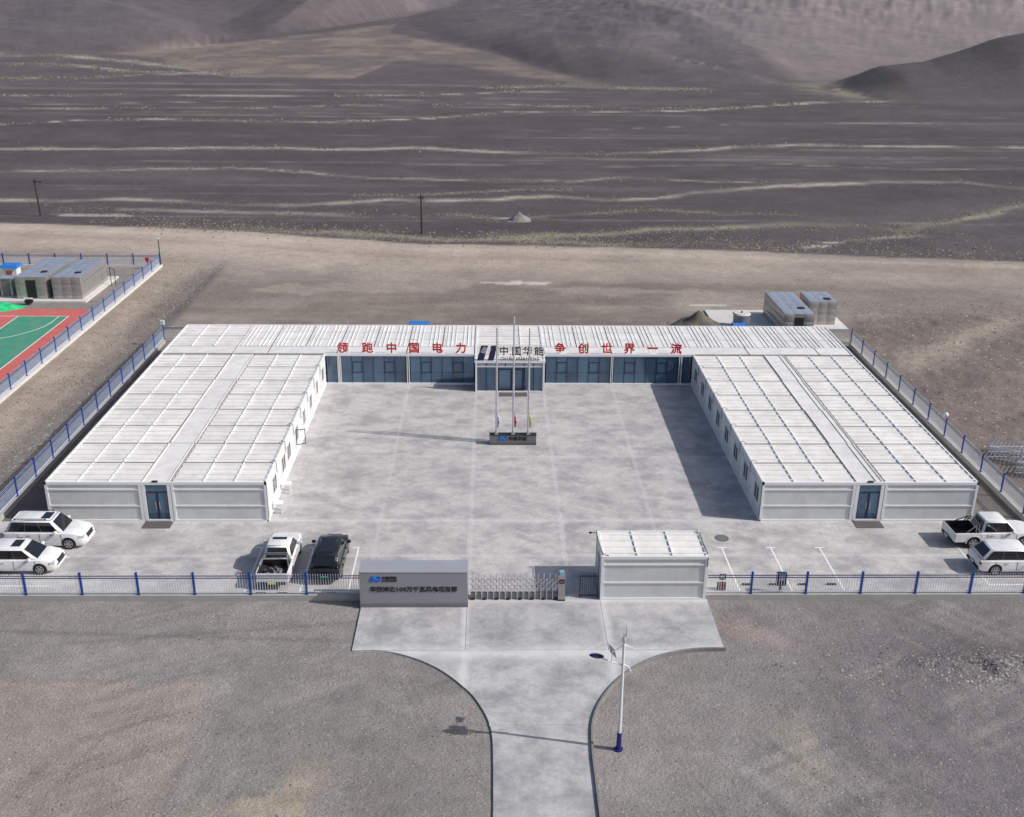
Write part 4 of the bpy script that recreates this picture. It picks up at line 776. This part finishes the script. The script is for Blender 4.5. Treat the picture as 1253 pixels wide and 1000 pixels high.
# ------------------------------------------------------------------ cars
def loft(secs, m, name, bevel=0, smooth=True):
    """secs: list of (x, [(y,z)...] half outline from bottom centre to top centre)"""
    mb = MB(); n = None; vs = []
    for x, h in secs:
        ring = [(x, y, z) for y, z in h]+[(x, -y, z) for y, z in reversed(h) if y > 1e-6]
        n = len(ring); vs += ring
    k = len(secs)
    fs = [(i*n+j, i*n+(j+1) % n, (i+1)*n+(j+1) % n, (i+1)*n+j) for i in range(k-1) for j in range(n)]+[tuple(range(n)), tuple(range(k*n-1, (k-1)*n-1, -1))]
    mb.add(vs, fs); me = mb.mesh(name, m, smooth=smooth)
    return me
def cut_wheels(me, xs, W, r, name):
    o = bpy.data.objects.new('tmp', me); C.objects.link(o)
    mb = MB()
    for x in xs:
        for s in (-1, 1): mb.tube((x, s*(W-.24), r), (x, s*(W+.2), r), r*1.16, n=28)
    cu = bpy.data.objects.new('tmp_cut', mb.mesh('tmp_cut', 'trim')); C.objects.link(cu)
    md = o.modifiers.new('b', 'BOOLEAN'); md.object = cu; md.operation = 'DIFFERENCE'; md.solver = 'EXACT'
    bpy.context.view_layer.update(); dg = bpy.context.evaluated_depsgraph_get()
    out = bpy.data.meshes.new_from_object(o.evaluated_get(dg)); out.name = name
    bpy.data.objects.remove(o); bpy.data.objects.remove(cu)
    if len(out.polygons) < 20: return me
    for p in out.polygons: p.use_smooth = False
    bm = bmesh.new(); bm.from_mesh(out)
    for f in bm.faces: f.smooth = True
    for e in bm.edges:
        if len(e.link_faces) == 2 and e.calc_face_angle(0) > R(32): e.smooth = False
    bm.to_mesh(out); bm.free(); return out
def lerp(a, b, t): return a+(b-a)*t
def quad_window(par, name, q, u0, u1, v0, v1, off=.012, m='carglass'):
    q = [Vector(p) for p in q]; P = lambda u, v: (q[0].lerp(q[1], u)).lerp(q[3].lerp(q[2], u), v)
    nrm = (q[1]-q[0]).cross(q[3]-q[0]).normalized()
    cs = [P(u, v) for u, v in ((u0, v0), (u1, v0), (u1, v1), (u0, v1))]
    c0 = cs[0]; o_ = sum(cs, Vector())/4
    vs = [c-o_+nrm*off for c in cs]+[c-o_-nrm*.01 for c in cs]
    return ob(name, (MB().add(vs, [(0,1,2,3),(7,6,5,4),(0,4,5,1),(1,5,6,2),(2,6,7,3),(3,7,4,0)]), MT[m]), par, o_)
def car(name, label, cat, L, W, belt, roofz, cab, wheels, r, paint='carwhite', pick=None, hood=.95, tail=None, sunroof=None, rails=False, group='cars parked inside the front fence', plate='picket', nose=.0, hatch=True):
    """local x forward; cab=(rear base x, rear top x, front top x, front base x) measured from the rear bumper"""
    t = empty(name, (0, 0, 0), label=label, cat=cat, group=group)
    w = W/2; tail = belt if tail is None else tail
    b0, b1, f1, f0 = cab
    def sec(x, ws, zb, zt, cr=.03):
        return (x-L/2, [(0, zb), (w*ws*.86, zb), (w*ws*.97, zb+.1), (w*ws, zb+.28), (w*ws, lerp(zb, zt, .68)), (w*ws*.965, zt-.05), (w*ws*.9, zt), (0, zt+cr)])
    if pick is None:
        body = loft([sec(0, .84, .38, tail*.86), sec(.08, .93, .28, tail*.97), sec(.35, .99, .22, tail), sec(1.0, 1, .2, belt), sec(f0-.2, 1, .2, belt), sec(f0+.15, .99, .2, lerp(belt, hood, .35), .04), sec(L-.75, .97, .2, hood*.97, .05), sec(L-.3, .93, .2, hood*.88, .04), sec(L-.08, .82, .26, hood*.76), sec(L, .72, .32, hood*.6)], paint, 'body')
    else:
        body = loft([sec(pick+.02, 1, .3, belt), sec(f0-.2, 1, .26, belt), sec(f0+.15, .99, .26, lerp(belt, hood, .3), .04), sec(L-.7, .97, .26, hood*.98, .05), sec(L-.28, .93, .26, hood*.92, .04), sec(L-.06, .84, .3, hood*.82), sec(L, .76, .36, hood*.68)], paint, 'body')
    fw, rw = wheels[1], wheels[0]
    body = cut_wheels(body, [fw-L/2] if pick else [rw-L/2, fw-L/2], w, r, 'body')
    ob('body', body, t)
    # cabin
    wb, wt = w*.90, w*.72
    a = [(b0-L/2, -wb, belt-.02), (f0-L/2, -wb, belt-.02), (f0-L/2, wb, belt-.02), (b0-L/2, wb, belt-.02)]
    bq = [(b1-L/2, -wt, roofz-.05), (f1-L/2, -wt, roofz-.05), (f1-L/2, wt, roofz-.05), (b1-L/2, wt, roofz-.05)]
    top = [(b1+.12-L/2, -wt+.12, roofz), (f1-.12-L/2, -wt+.12, roofz), (f1-.12-L/2, wt-.12, roofz), (b1+.12-L/2, wt-.12, roofz)]
    mb = MB().add(a+bq+top, [(0,3,2,1),(0,1,5,4),(1,2,6,5),(2,3,7,6),(3,0,4,7),(4,5,9,8),(5,6,10,9),(6,7,11,10),(7,4,8,11),(8,9,10,11)])
    ob('cabin', mb.mesh('cabin', paint, bevel=.075, smooth=True), t)
    quad_window(t, 'windscreen', (a[1], a[2], bq[2], bq[1]), .06, .94, .06, .93)
    quad_window(t, 'rear_window', (a[3], a[0], bq[0], bq[3]), .1, .9, .22 if hatch else .1, .9)
    nwin = 2 if pick and (b0 > 0) and (f0-b0) < 2.4 else (3 if cat == 'suv' or cat == 'car' else 2)
    for s in (0, 1):
        q = (a[0], a[1], bq[1], bq[0]) if s == 0 else (a[2], a[3], bq[3], bq[2])
        e = np.linspace(.05, .93, nwin+1)
        for i in range(nwin):
            u0, u1 = (e[i]+.004, e[i+1]-.004)
            if s == 1: u0, u1 = 1-u1, 1-u0
            quad_window(t, 'side_window', q, u0, u1, .10, .88)
    # doors lines, handles, mirrors
    for s in (-1, 1):
        for i, x in enumerate(np.linspace(b0+(.35 if pick else .85), f0-.15, 3)):
            ob('door_gap', (MB().box(-.012, .012, -.004, .004, .36, belt-.06), MT['trim']), t, (x-L/2, s*(w+.001), 0))
            if i: ob('door_handle', (MB().box(-.1, .1, -.02, .02, -.02, .02), MT['chrome' if paint == 'carwhite' else 'trim']), t, (x-L/2-.62, s*(w+.012), belt-.16))
        ob('mirror', (MB().box(-.08, .09, -.12, .12, -.07, .09).mesh('mirror', paint, bevel=.03)), t, (f0-.42-L/2, s*(w+.1), belt+.08))
        x0 = L/2
        ob('headlight', (MB().box(-.20, .12, -.19, .15, -.08, .08).mesh('headlight', 'lampclear', bevel=.02)), t, (x0-.24, s*(w*.70), hood*.74), rz=-s*.35)
        ob('tail_light', (MB().box(-.02, .10, -.12, .12, -.09, .09).mesh('tail_light', 'lampred' if paint == 'carwhite' else 'trim', bevel=.02)), t, (-L/2+.05 if not pick else -L/2+.04, s*(w*.80), tail*.80), rz=-s*-.3)
        for x in wheels:
            wl = ob('wheel', (MB().tube((0, -.11, 0), (0, .11, 0), r, n=24).mesh('wheel', 'tyre', bevel=.025)), t, (x-L/2, s*(w-.13), r))
            rm = ob('rim', (MB().tube((0, s*.10, 0), (0, s*.118, 0), r*.66, n=20), MT['trim']), wl)
            sk = MB().tube((0, s*.115, 0), (0, s*.13, 0), r*.16, n=10)
            for k in range(6):
                a_ = k*math.pi/3; sk.bar((r*.1*math.cos(a_), s*.124, r*.1*math.sin(a_)), (r*.62*math.cos(a_), s*.124, r*.62*math.sin(a_)), .012, .075)
            for k in range(20):
                a_, a2 = k*math.pi/10, (k+1)*math.pi/10; sk.tube((r*.64*math.cos(a_), s*.122, r*.64*math.sin(a_)), (r*.64*math.cos(a2), s*.122, r*.64*math.sin(a2)), .018, n=4)
            ob('rim', (sk, MT['rim']), wl)
    ob('grille', (MB().box(-.10, .035, -w*.46, w*.46, -.14, .14), MT['trim']), t, (L/2-.03, 0, hood*.64))
    ob('front_bumper', (MB().box(-.1, .06, -w*.72, w*.72, -.09, .09).mesh('front_bumper', 'trim' if pick or paint != 'carwhite' else paint, bevel=.03)), t, (L/2-.03, 0, .42))
    ob('rear_bumper', (MB().box(-.08, .1, -w*.84, w*.84, -.1, .1).mesh('rear_bumper', 'trim', bevel=.03)), t, (-L/2+.02, 0, .44))
    ob('number_plate', (MB().box(-.01, .01, -.22, .22, -.07, .07), MT[plate]), t, (-L/2-.075 if pick is None else -L/2-.1, 0, .56 if pick is None else .5))
    if paint == 'carblack':
        for s in (-1, 1): ob('window_trim', (MB().bar((b1+.05-L/2, s*(wt+.03), roofz-.1), (f0-.3-L/2, s*(wb+.01), belt+.03), .02, .03), MT['chrome']), t)
    if sunroof: ob('sunroof', (MB().box(sunroof[0]-L/2, sunroof[1]-L/2, -wt*.62, wt*.62, roofz-.002, roofz+.012), MT['carglass']), t)
    if rails:
        for s in (-1, 1): ob('roof_rail', (MB().bar((b1+.2-L/2, s*(wt-.07), roofz+.05), (f1-.35-L/2, s*(wt-.07), roofz+.05), .035, .035).box(b1+.2-L/2, b1+.28-L/2, s*(wt-.07)-.02, s*(wt-.07)+.02, roofz-.03, roofz+.04).box(f1-.43-L/2, f1-.35-L/2, s*(wt-.07)-.02, s*(wt-.07)+.02, roofz-.03, roofz+.04), MT['trim']), t)
    if pick:
        x0, x1 = .06-L/2, pick-L/2
        for s in (-1, 1):
            y0, y1 = sorted((s*(w-.10), s*(w+.005)))
            ob('bed_side', cut_wheels(MB().box(x0, x1, y0, y1, .46, belt).mesh('bed_side', paint, bevel=.025), [rw-L/2], w, r, 'bed_side'), t)
            fl = MB()
            for k in range(9):
                a0, a1 = math.pi*k/9, math.pi*(k+1)/9; q0, q1 = r*1.22, r*1.22
                fl.bar((rw-L/2+q0*math.cos(a0), s*(w+.005), r+q0*math.sin(a0)), (rw-L/2+q1*math.cos(a1), s*(w+.005), r+q1*math.sin(a1)), .06, .05)
            ob('wheel_flare', fl.mesh('wheel_flare', paint), t)
        ob('bed_front', (MB().box(x1-.05, x1+.0, -w+.10, w-.10, .46, belt+.0), MT[paint]), t)
        for s in (-1, 1): ob('wheel_arch', (MB().tube((rw-L/2, s*(w-.3), r), (rw-L/2, s*(w-.1), r), r*1.18, n=20), MT['trim']), t)
        ob('tailgate', (MB().box(x0-.07, x0, -w+.03, w-.03, .5, belt+.0).mesh('tailgate', paint, bevel=.02)), t)
        ob('bed_floor', (MB().box(x0, x1-.05, -w+.09, w-.09, .56, .62), MT['black']), t)
        for s in (-1, 1): ob('bed_liner', (MB().box(x0, x1-.05, *sorted((s*(w-.11), s*(w-.09))), .62, belt+.012), MT['black']), t)
        ob('bed_liner', (MB().box(x0, x0+.02, -w+.11, w-.11, .62, belt-.01).box(x1-.07, x1-.05, -w+.11, w-.11, .62, belt-.01), MT['black']), t)
        rbm = MB()
        for xx in (x1-.18, x1-.36):
            rbm.tube((xx, -w+.1, belt), (xx+.08, -w*.66, belt+.45), .035).tube((xx, w-.1, belt), (xx+.08, w*.66, belt+.45), .035).tube((xx+.08, -w*.66, belt+.45), (xx+.08, w*.66, belt+.45), .035)
        rbm.tube((x1-.95, -w+.1, belt), (x1-.28, -w*.68, belt+.42), .035).tube((x1-.95, w-.1, belt), (x1-.28, w*.68, belt+.42), .035)
        ob('roll_bar', (rbm, MT['dgrey' if paint == 'carwhite' else 'black']), t)
    return t
def at(t, x, y, a): t.location = (x, y, .022); t.rotation_euler = (0, 0, a)
at(car('white_suv', 'tall boxy white SUV with roof rails parked nearest the left wing, nose to the right', 'suv', 5.0, 1.9, 1.12, 1.86, (.15, .55, 3.05, 3.75), (1.15, 3.98), .39, hood=1.12, sunroof=(2.3, 2.85), rails=True), -28.75, -2.74, R(-1))
at(car('white_crossover', 'low white crossover with sunroof parked in front of the tall boxy SUV at far left', 'car', 4.6, 1.86, .98, 1.62, (.12, .75, 2.75, 3.6), (.95, 3.65), .36, hood=.98, sunroof=(1.95, 2.5)), -29.2, -5.8, R(0))
at(car('white_pickup', 'white double cab pickup with open black bed and roll bars beside the right wing', 'pickup', 5.35, 1.88, 1.06, 1.80, (1.72, 1.95, 3.3, 4.05), (1.25, 4.4), .40, hood=1.08, pick=1.7, hatch=False), 29.72, -2.72, R(1))
at(car('white_crossover', 'white crossover with dark rear window parked in front of the pickup at far right', 'car', 4.65, 1.86, .98, 1.64, (.1, .72, 2.8, 3.65), (.98, 3.7), .36, hood=.98), 29.6, -6.0, R(0))
E_ = car('white_pickup', 'white pickup with cluttered dark bed parked nose in beside the black car', 'pickup', 5.3, 1.86, 1.06, 1.78, (1.75, 2.0, 3.25, 4.0), (1.2, 4.35), .40, hood=1.08, pick=1.74, sunroof=(2.75, 3.02), hatch=False, plate='fyel')
at(E_, -14.02, -5.75, R(90))
at(car('black_suv', 'black car parked nose in next to the stone sign wall', 'car', 4.75, 1.9, 1.0, 1.62, (.12, .85, 2.75, 3.65), (1.0, 3.8), .37, paint='carblack', hood=1.0, plate='net', sunroof=(1.0, 2.6)), -11.15, -5.5, R(90))
# load in the pickup bed
lm = MB(); nn = 9
vs = [(-.62+1.24*i/nn, -.5+1.0*j/nn, .35*math.sin(math.pi*i/nn)*math.sin(math.pi*j/nn)*(1+.5*math.sin(i*2.1+j*1.7))+.05*random.random()) for i in range(nn+1) for j in range(nn+1)]
fs = [(i*(nn+1)+j, (i+1)*(nn+1)+j, (i+1)*(nn+1)+j+1, i*(nn+1)+j+1) for i in range(nn) for j in range(nn)]
ob('load_heap', lm.add(vs, fs).mesh('load_heap', 'gravelbag'), None, (-14.02, -7.7, .66), label='crumpled grey sacks lying in the bed of the pickup beside the black car', cat='load')
# ------------------------------------------------------------------ small things on the pavement
for i, x in enumerate((13.3, 14.9, 16.6, 18.25, -14.6, -13.4, -11.8, -10.6)):
    t = empty('wheel_stop', (x, -7.9 if x > 0 else -8.75, .02), label='short black wheel stop '+('nearest the guard container by the right fence', 'second from the guard container, by the box post', 'third from the guard container by the right fence', 'farthest from the guard container by the right fence', 'under the left rear corner of the cluttered pickup', 'under the right rear corner of the cluttered pickup', 'under the left rear of the black car', 'under the right rear of the black car near the sign wall')[i], cat='wheel stop', group='wheel stops')
    for j in range(3): ob('rubber_block', (MB().hexa([(-.1, -.07, 0), (.08, -.07, 0), (.08, .07, 0), (-.1, .07, 0)], [(-.08, -.03, .1), (.06, -.03, .1), (.06, .03, .1), (-.08, .03, .1)]), MT['black']), t, (-.19+j*.19, 0, 0))
t = empty('charging_post', (15.02, -8.75, .02), label='dark control box on a post behind the right front fence', cat='post')
ob('pole', (MB().box(-.07, .07, -.06, .06, 0, .95), MT['dgrey']), t); ob('cabinet', (MB().box(-.27, .27, -.1, .12, .5, 1.3), MT['mull']), t); ob('screen', (MB().box(-.1, .12, -.115, -.1, .85, 1.2), MT['galv']), t); ob('base_plate', (MB().box(-.15, .15, -.12, .12, 0, .02), MT['trim']), t)
t = empty('extinguisher_stand', (11.73, -8.35, .02), label='dark extinguisher stand behind the fence right of the guard container', cat='stand')
ob('stand_box', (MB().box(-.25, .25, -.1, .1, 0, .42), MT['trim']), t)
for i in range(3): ob('cylinder', (MB().tube((-.16+i*.16, -.16, .02), (-.16+i*.16, -.16, .5), .06, n=10), MT['lampred' if i % 2 else 'dgrey']), t)
ob('sign_plate', (MB().box(-.2, .2, -.02, .02, .62, .98).box(-.02, .02, -.02, .02, .42, .62), MT['trim']), t); ob('sign_face', (MB().box(-.14, .14, -.03, -.02, .72, .88), MT['picket']), t)
t = empty('manhole', (12.98, -2.28, .02), label='round grey manhole cover in the pavement right of the guard container', cat='manhole')
ob('cover', (MB().tube((0, 0, -.02), (0, 0, .012), .36, n=28), MT['dgrey']), t); ob('rim', (MB().tube((0, 0, -.02), (0, 0, .008), .44, n=28), MT['mat']), t)
t = empty('drain_pipe', (31.3, -.6, .06), label='short black pipe lying by the front corner of the right wing', cat='pipe')
ob('pipe', (MB().tube((-.7, 0, .1), (.3, .1, .1), .11, n=12), MT['black']), t)
t = empty('globe_lamp', (33.45, 13.95, 1.68), label='white globe lamp on a post of the right flank fence', cat='lamp')
me = bpy.data.meshes.new('globe'); bm = bmesh.new(); bmesh.ops.create_icosphere(bm, subdivisions=2, radius=.2); bm.to_mesh(me); bm.free(); me.materials.append(MT['pole']); [setattr(p, 'use_smooth', True) for p in me.polygons]
ob('globe', me, t, (0, 0, .22)); ob('lamp_neck', (MB().tube((0, 0, 0), (0, 0, .1), .05), MT['trim']), t)
t = empty('floodlight', (-33.2, 37.2, 1.7), label='white floodlight on the corner post behind the left wing', cat='lamp')
ob('lamp_body', (MB().box(-.2, .2, -.12, .12, .02, .5).mesh('lamp_body', 'pole', bevel=.04)), t); ob('bracket', (MB().tube((0, 0, -.1), (0, 0, .05), .04), MT['trim']), t)
# ------------------------------------------------------------------ steel water tanks
def bulge(s):
    n = 6; vs = []; 
    for i in range(n+1):
        for j in range(n+1):
            u, v = i/n, j/n; e = min(u, 1-u, v, 1-v); z = 0 if e < .08 else .075*s*(math.sin(math.pi*u)*math.sin(math.pi*v))**.6
            vs.append(((u-.5)*s*.985, (v-.5)*s*.985, z))
    me = MB().add(vs, [(i*(n+1)+j, (i+1)*(n+1)+j, (i+1)*(n+1)+j+1, i*(n+1)+j+1) for i in range(n) for j in range(n)]).mesh('tank_panel', 'steel', smooth=True); return me
TPan = bulge(1.0); TTop = TPan.copy(); TTop.materials[0] = MT['galv']
def tank(x0, x1, y0, y1, h, label, open_=(), zb=.15):
    t = empty('water_tank', ((x0+x1)/2, (y0+y1)/2, zb), label=label, cat='water tank', group='stainless steel panel tanks')
    W, D = x1-x0, y1-y0; nx, ny, nz = max(2, round(W)), round(D), round(h/.85)
    ob('tank_shell', (MB().box(-W/2+.01, W/2-.01, -D/2+.01, D/2-.01, 0, h-.01), MT['steel']), t)
    sx, sy, sz = W/nx, D/ny, h/nz
    for i in range(nx):
        for k in range(nz):
            for s in (-1, 1):
                if s == -1 and i in open_:
                    if k == 0: ob('door_opening', (MB().box(-sx/2+.05, sx/2-.05, -.03, .03, .05, h*.85), MT['black']), t, (-W/2+(i+.5)*sx, -D/2-.01, 0))
                    continue
                o = ob('tank_panel', TPan, t, (-W/2+(i+.5)*sx, s*D/2, (k+.5)*sz), rot=(s*-math.pi/2 if s > 0 else math.pi/2, 0, 0)); o.scale = (sx, sz, 1)
    for j in range(ny):
        for k in range(nz):
            for s in (-1, 1):
                o = ob('tank_panel', TPan, t, (s*W/2, -D/2+(j+.5)*sy, (k+.5)*sz), rot=(0, s*math.pi/2, 0)); o.scale = (sz, sy, 1)
        for i in range(nx):
            o = ob('top_panel', TTop, t, (-W/2+(i+.5)*sx, -D/2+(j+.5)*sy, h)); o.scale = (sx, sy, .45)
    ob('hatch', (MB().box(-.32, .32, -.3, .3, 0, .09), MT['black']), t, (W*.22, -D*.26, h+.01))
    return t
tank(-49.35, -46.25, 51.8, 60.0, 2.4, 'grey steel panel tank nearest the corner of the tank yard')
tank(-53.35, -50.0, 51.9, 61.0, 2.4, 'steel panel tank with dark door openings left of the corner tank', open_=(1,))
t = empty('pump_cabinet', (-54.8, 53.4, .1), label='small grey steel cabinet at the left edge beside the tanks', cat='cabinet')
ob('cabinet_body', (MB().box(-.65, .65, -.6, .6, 0, 2.0), MT['steel']), t); ob('cabinet_roof', (MB().box(-.72, .72, -.68, .68, 2.0, 2.08), MT['galv']), t); ob('cabinet_door', (MB().box(-.45, .45, -.63, -.6, .1, 1.9), MT['dgrey']), t)
t = empty('pump_cabinet', (-56.9, 53.4, .1), label='dark cabinet at the very left edge of the tank yard', cat='cabinet')
ob('cabinet_body', (MB().box(-.9, .9, -.6, .6, 0, 1.9), MT['trim']), t); ob('cabinet_roof', (MB().box(-.95, .95, -.65, .65, 1.9, 1.96), MT['dgrey']), t)
t = empty('tank_slab', kind='structure'); ob('concrete_slab', (MB().box(-58, -45.6, 50.9, 61.8, -.2, .12), MT['lightkerb']), t)
t = empty('blue_kiosk', (-57.2, 60.0, 0), label='small kiosk with bright blue roof behind the tanks', cat='kiosk')
ob('wall', (MB().box(-.8, .8, -.6, .6, 0, 1.7), MT['frame']), t); ob('roof', (MB().hexa([(-1.05, -.9, 1.7), (1.05, -.9, 1.7), (1.05, .9, 1.7), (-1.05, .9, 1.7)], [(-.95, -.7, 1.95), (.95, -.7, 1.95), (.95, .8, 1.95), (-.95, .8, 1.95)]), MT['bluebright']), t)
ob('door', (MB().box(-.4, .3, -.64, -.6, .1, 1.3), MT['orange']), t)
t = empty('dark_gate_leaf', (-45.2, 58.0, 0), label='dark steel gate leaf leaning open behind the corner tank', cat='gate')
ob('gate_frame', (MB().box(0, .06, -.03, .03, 0, 2.2).box(.5, .56, -.03, .03, 0, 1.9).bar((.03, 0, 2.1), (.53, 0, 1.85), .05, .05), MT['trim']), t)
t = empty('red_box', (-43.4, 66.0, 0), label='small red hose box in the far corner of the tank yard', cat='box')
ob('box_body', (MB().box(-.2, .2, -.15, .15, .9, 1.35).mesh('box_body', 'fred', bevel=.03)), t); ob('leg', (MB().box(-.05, .05, -.05, .05, 0, .9), MT['trim']), t)
t = empty('cable_reel', (-51.4, 50.2, .02), label='black machine with a pale lid standing in front of the tanks', cat='machine')
ob('machine_body', (MB().box(-.4, .4, -.3, .3, .1, .5).mesh('machine_body', 'black', bevel=.08)), t); ob('lid', (MB().box(-.55, .35, -.1, .25, .55, .62), MT['picket']), t)
# sports court
for nm, a, m_, z in (('sports_court_red', (-61, -44.2, 21, 48.4), 'red_ct', .012), ('sports_court_green', (-60.7, -45.5, 17.6, 45.6), 'green_ct', .018)):
    ob(nm, (MB().box(*a, -.1, z), MT[m_]), kind='structure')
ob('sports_court_key', (MB().box(-55.6, -50.7, 39.8, 45.6, -.1, .024), MT['red_ct']), kind='structure')
cl = MB()
for a in ((-45.56, -45.46, 17.6, 45.6), (-60.7, -45.56, 45.55, 45.65), (-50.75, -50.65, 39.8, 45.55), (-55.65, -50.65, 39.7, 39.8), (-46.5, -46.42, 43.6, 45.55)): cl.box(*a, .025, .03)
pts = [(-53.15+6.7*math.cos(a), 43.6+6.7*math.sin(a)) for a in np.linspace(0, -math.pi, 40)]
for p, q in zip(pts, pts[1:]): cl.bar((*p, .0275), (*q, .0275), .09, .005)
ob('court_lines', (cl, MT['paint']), kind='structure')
def heap(name, x, y, rx, ry, h, m, label, cat, sharp=1.0, nz=.25, zb=-.06, seed=1):
    n = 26; vs = []
    for i in range(n+1):
        for j in range(n+1):
            u, v = i/n*2-1, j/n*2-1; r_ = math.hypot(u, v); k = max(0, 1-r_)**sharp
            z = h*k*(1+nz*math.sin(u*7+seed)*math.cos(v*6+seed*2))+(.12*h*float(fbm(np.array([u*4.]), np.array([v*4.]), 1, 3, seed)[0]) if r_ < 1 else 0)
            vs.append((u*rx, v*ry, max(z, -.02)))
    me = MB().add(vs, [(i*(n+1)+j, (i+1)*(n+1)+j, (i+1)*(n+1)+j+1, i*(n+1)+j+1) for i in range(n) for j in range(n)]).mesh(name, m, smooth=True)
    return ob(name, me, None, (x, y, zb), label=label, cat=cat)
heap('green_net_heap', -54.2, 48.6, 2.6, 1.7, .7, 'net', 'heap of bright green netting at the far edge of the sports court', 'netting', .8, .4, seed=3)
# ------------------------------------------------------------------ yard behind the main building
ob('tank_pad', (MB().box(21.4, 34.9, 41.5, 48.6, -.2, .1), MT['lightkerb']), kind='structure')
tank(27.35, 30.3, 38.8, 47.1, 2.45, 'long stainless water tank behind the right end of the main building', zb=.1, open_=(1,))
tank(31.1, 33.9, 43.3, 47.2, 2.45, 'short stainless water tank right of the long one behind the main building', zb=.1)
t = empty('round_tank', (24.0, 42.6, .1), label='round steel barrel tank on the concrete pad behind the roof', cat='tank')
ob('barrel', (MB().tube((0, 0, 0), (0, 0, 1.35), .85, n=28), MT['steel']), t); ob('lid', (MB().tube((0, 0, 1.35), (0, 0, 1.47), .92, .8, n=28), MT['lightkerb']), t); ob('lid_knob', (MB().tube((0, 0, 1.47), (0, 0, 1.6), .1, n=10), MT['trim']), t)
t = empty('blue_drum', (23.5, 41.2, .1), label='blue drum lying in front of the round steel tank', cat='drum')
ob('drum_body', (MB().tube((-.7, 0, .4), (.7, 0, .4), .4, n=18), MT['bluebright']), t); ob('drum_rim', (MB().tube((-.74, 0, .4), (-.7, 0, .4), .42, n=18).tube((.7, 0, .4), (.74, 0, .4), .42, n=18), MT['blue']), t)
heap('netted_mound', 19.6, 42.6, 3.0, 2.6, 1.6, 'dnet', 'brown earth mound partly under dark netting behind the main roof', 'mound', 1.0, .2, seed=5)
t = empty('blue_bin', (-8.8, 40.2, 0), label='bright blue container top showing above the rear edge of the main roof', cat='container')
ob('bin_body', (MB().box(-.95, .95, -.5, .5, 0, 1.0), MT['blue']), t); ob('bin_lid', (MB().box(-1.0, 1.0, -.55, .55, 1.0, 1.12), MT['bluebright']), t)
heap('rubble_cone', 2.6, 96.5, 1.7, 1.7, 1.25, 'pale_soil', 'pale cone of rubble on the dark plain beyond the road', 'mound', 1.0, .12, seed=9)
# racks at right
for i, (x, y, lab) in enumerate(((36.8, 10.0, 'wire rack stack outside the right fence, farther of the two'), (37.6, 7.2, 'wire rack stack outside the right fence, nearer of the two'))):
    t = empty('wire_rack', (x, y, 0), R(-35), label=lab, cat='rack', group='stacked wire racks outside the right fence')
    for k in range(3):
        z = .1+k*.42
        fm = MB()
        for sx in (-1.3, 1.3):
            for sy in (-.9, .9): fm.box(sx-.03, sx+.03, sy-.03, sy+.03, z-.1, z+.32)
        fm.box(-1.3, 1.3, -.93, -.88, z, z+.05).box(-1.3, 1.3, .88, .93, z, z+.05)
        ob('rack_frame', (fm, MT['galv']), t)
        for j in range(10): ob('rack_wire', (MB().box(-.015, .015, -.9, .9, z, z+.03), MT['galv']), t, (-1.2+j*.266, 0, 0))
        ob('brace', (MB().bar((-1.3, -.9, z+.04), (1.3, .9, z+.04), .04, .03), MT['picket']), t)
# utility poles
for x, y, h, lean, lab in ((-68.8, 97.6, 5.4, -.15, 'dark wooden pole with short crossarm at far left beyond the road'), (-11.36, 86.5, 5.5, 0, 'upright wooden pole with insulators beyond the road above the main building')):
    t = empty('utility_pole', (x, y, -.3), label=lab, cat='utility pole', group='wooden poles beyond the road')
    ob('pole', (MB().tube((0, 0, 0), (lean, 0, h+.3), .15, .10, 8), MT['wood']), t)
    ob('crossarm', (MB().bar((lean-.2, -.1, h-.0), (lean+1.1, -.1, h-.15), .12, .12) if lean else MB().bar((-.4, -.1, h-.2), (.4, -.1, h-.2), .1, .1), MT['wood']), t)
    for s in ((.25, .9) if lean else (-.3, .3)): ob('insulator', (MB().tube((lean+s, -.1, h-.12), (lean+s, -.1, h+.12), .07, .05), MT['trim']), t)
t = empty('camera_pole', (-42.25, 67.4, 0), label='thin dark pole with a lamp at the far corner of the tank yard fence', cat='pole')
ob('pole', (MB().tube((0, 0, 0), (0, 0, 3.3), .07, .05), MT['trim']), t); ob('lamp_head', (MB().box(-.25, .12, -.12, .12, 3.3, 3.42), MT['picket']), t)
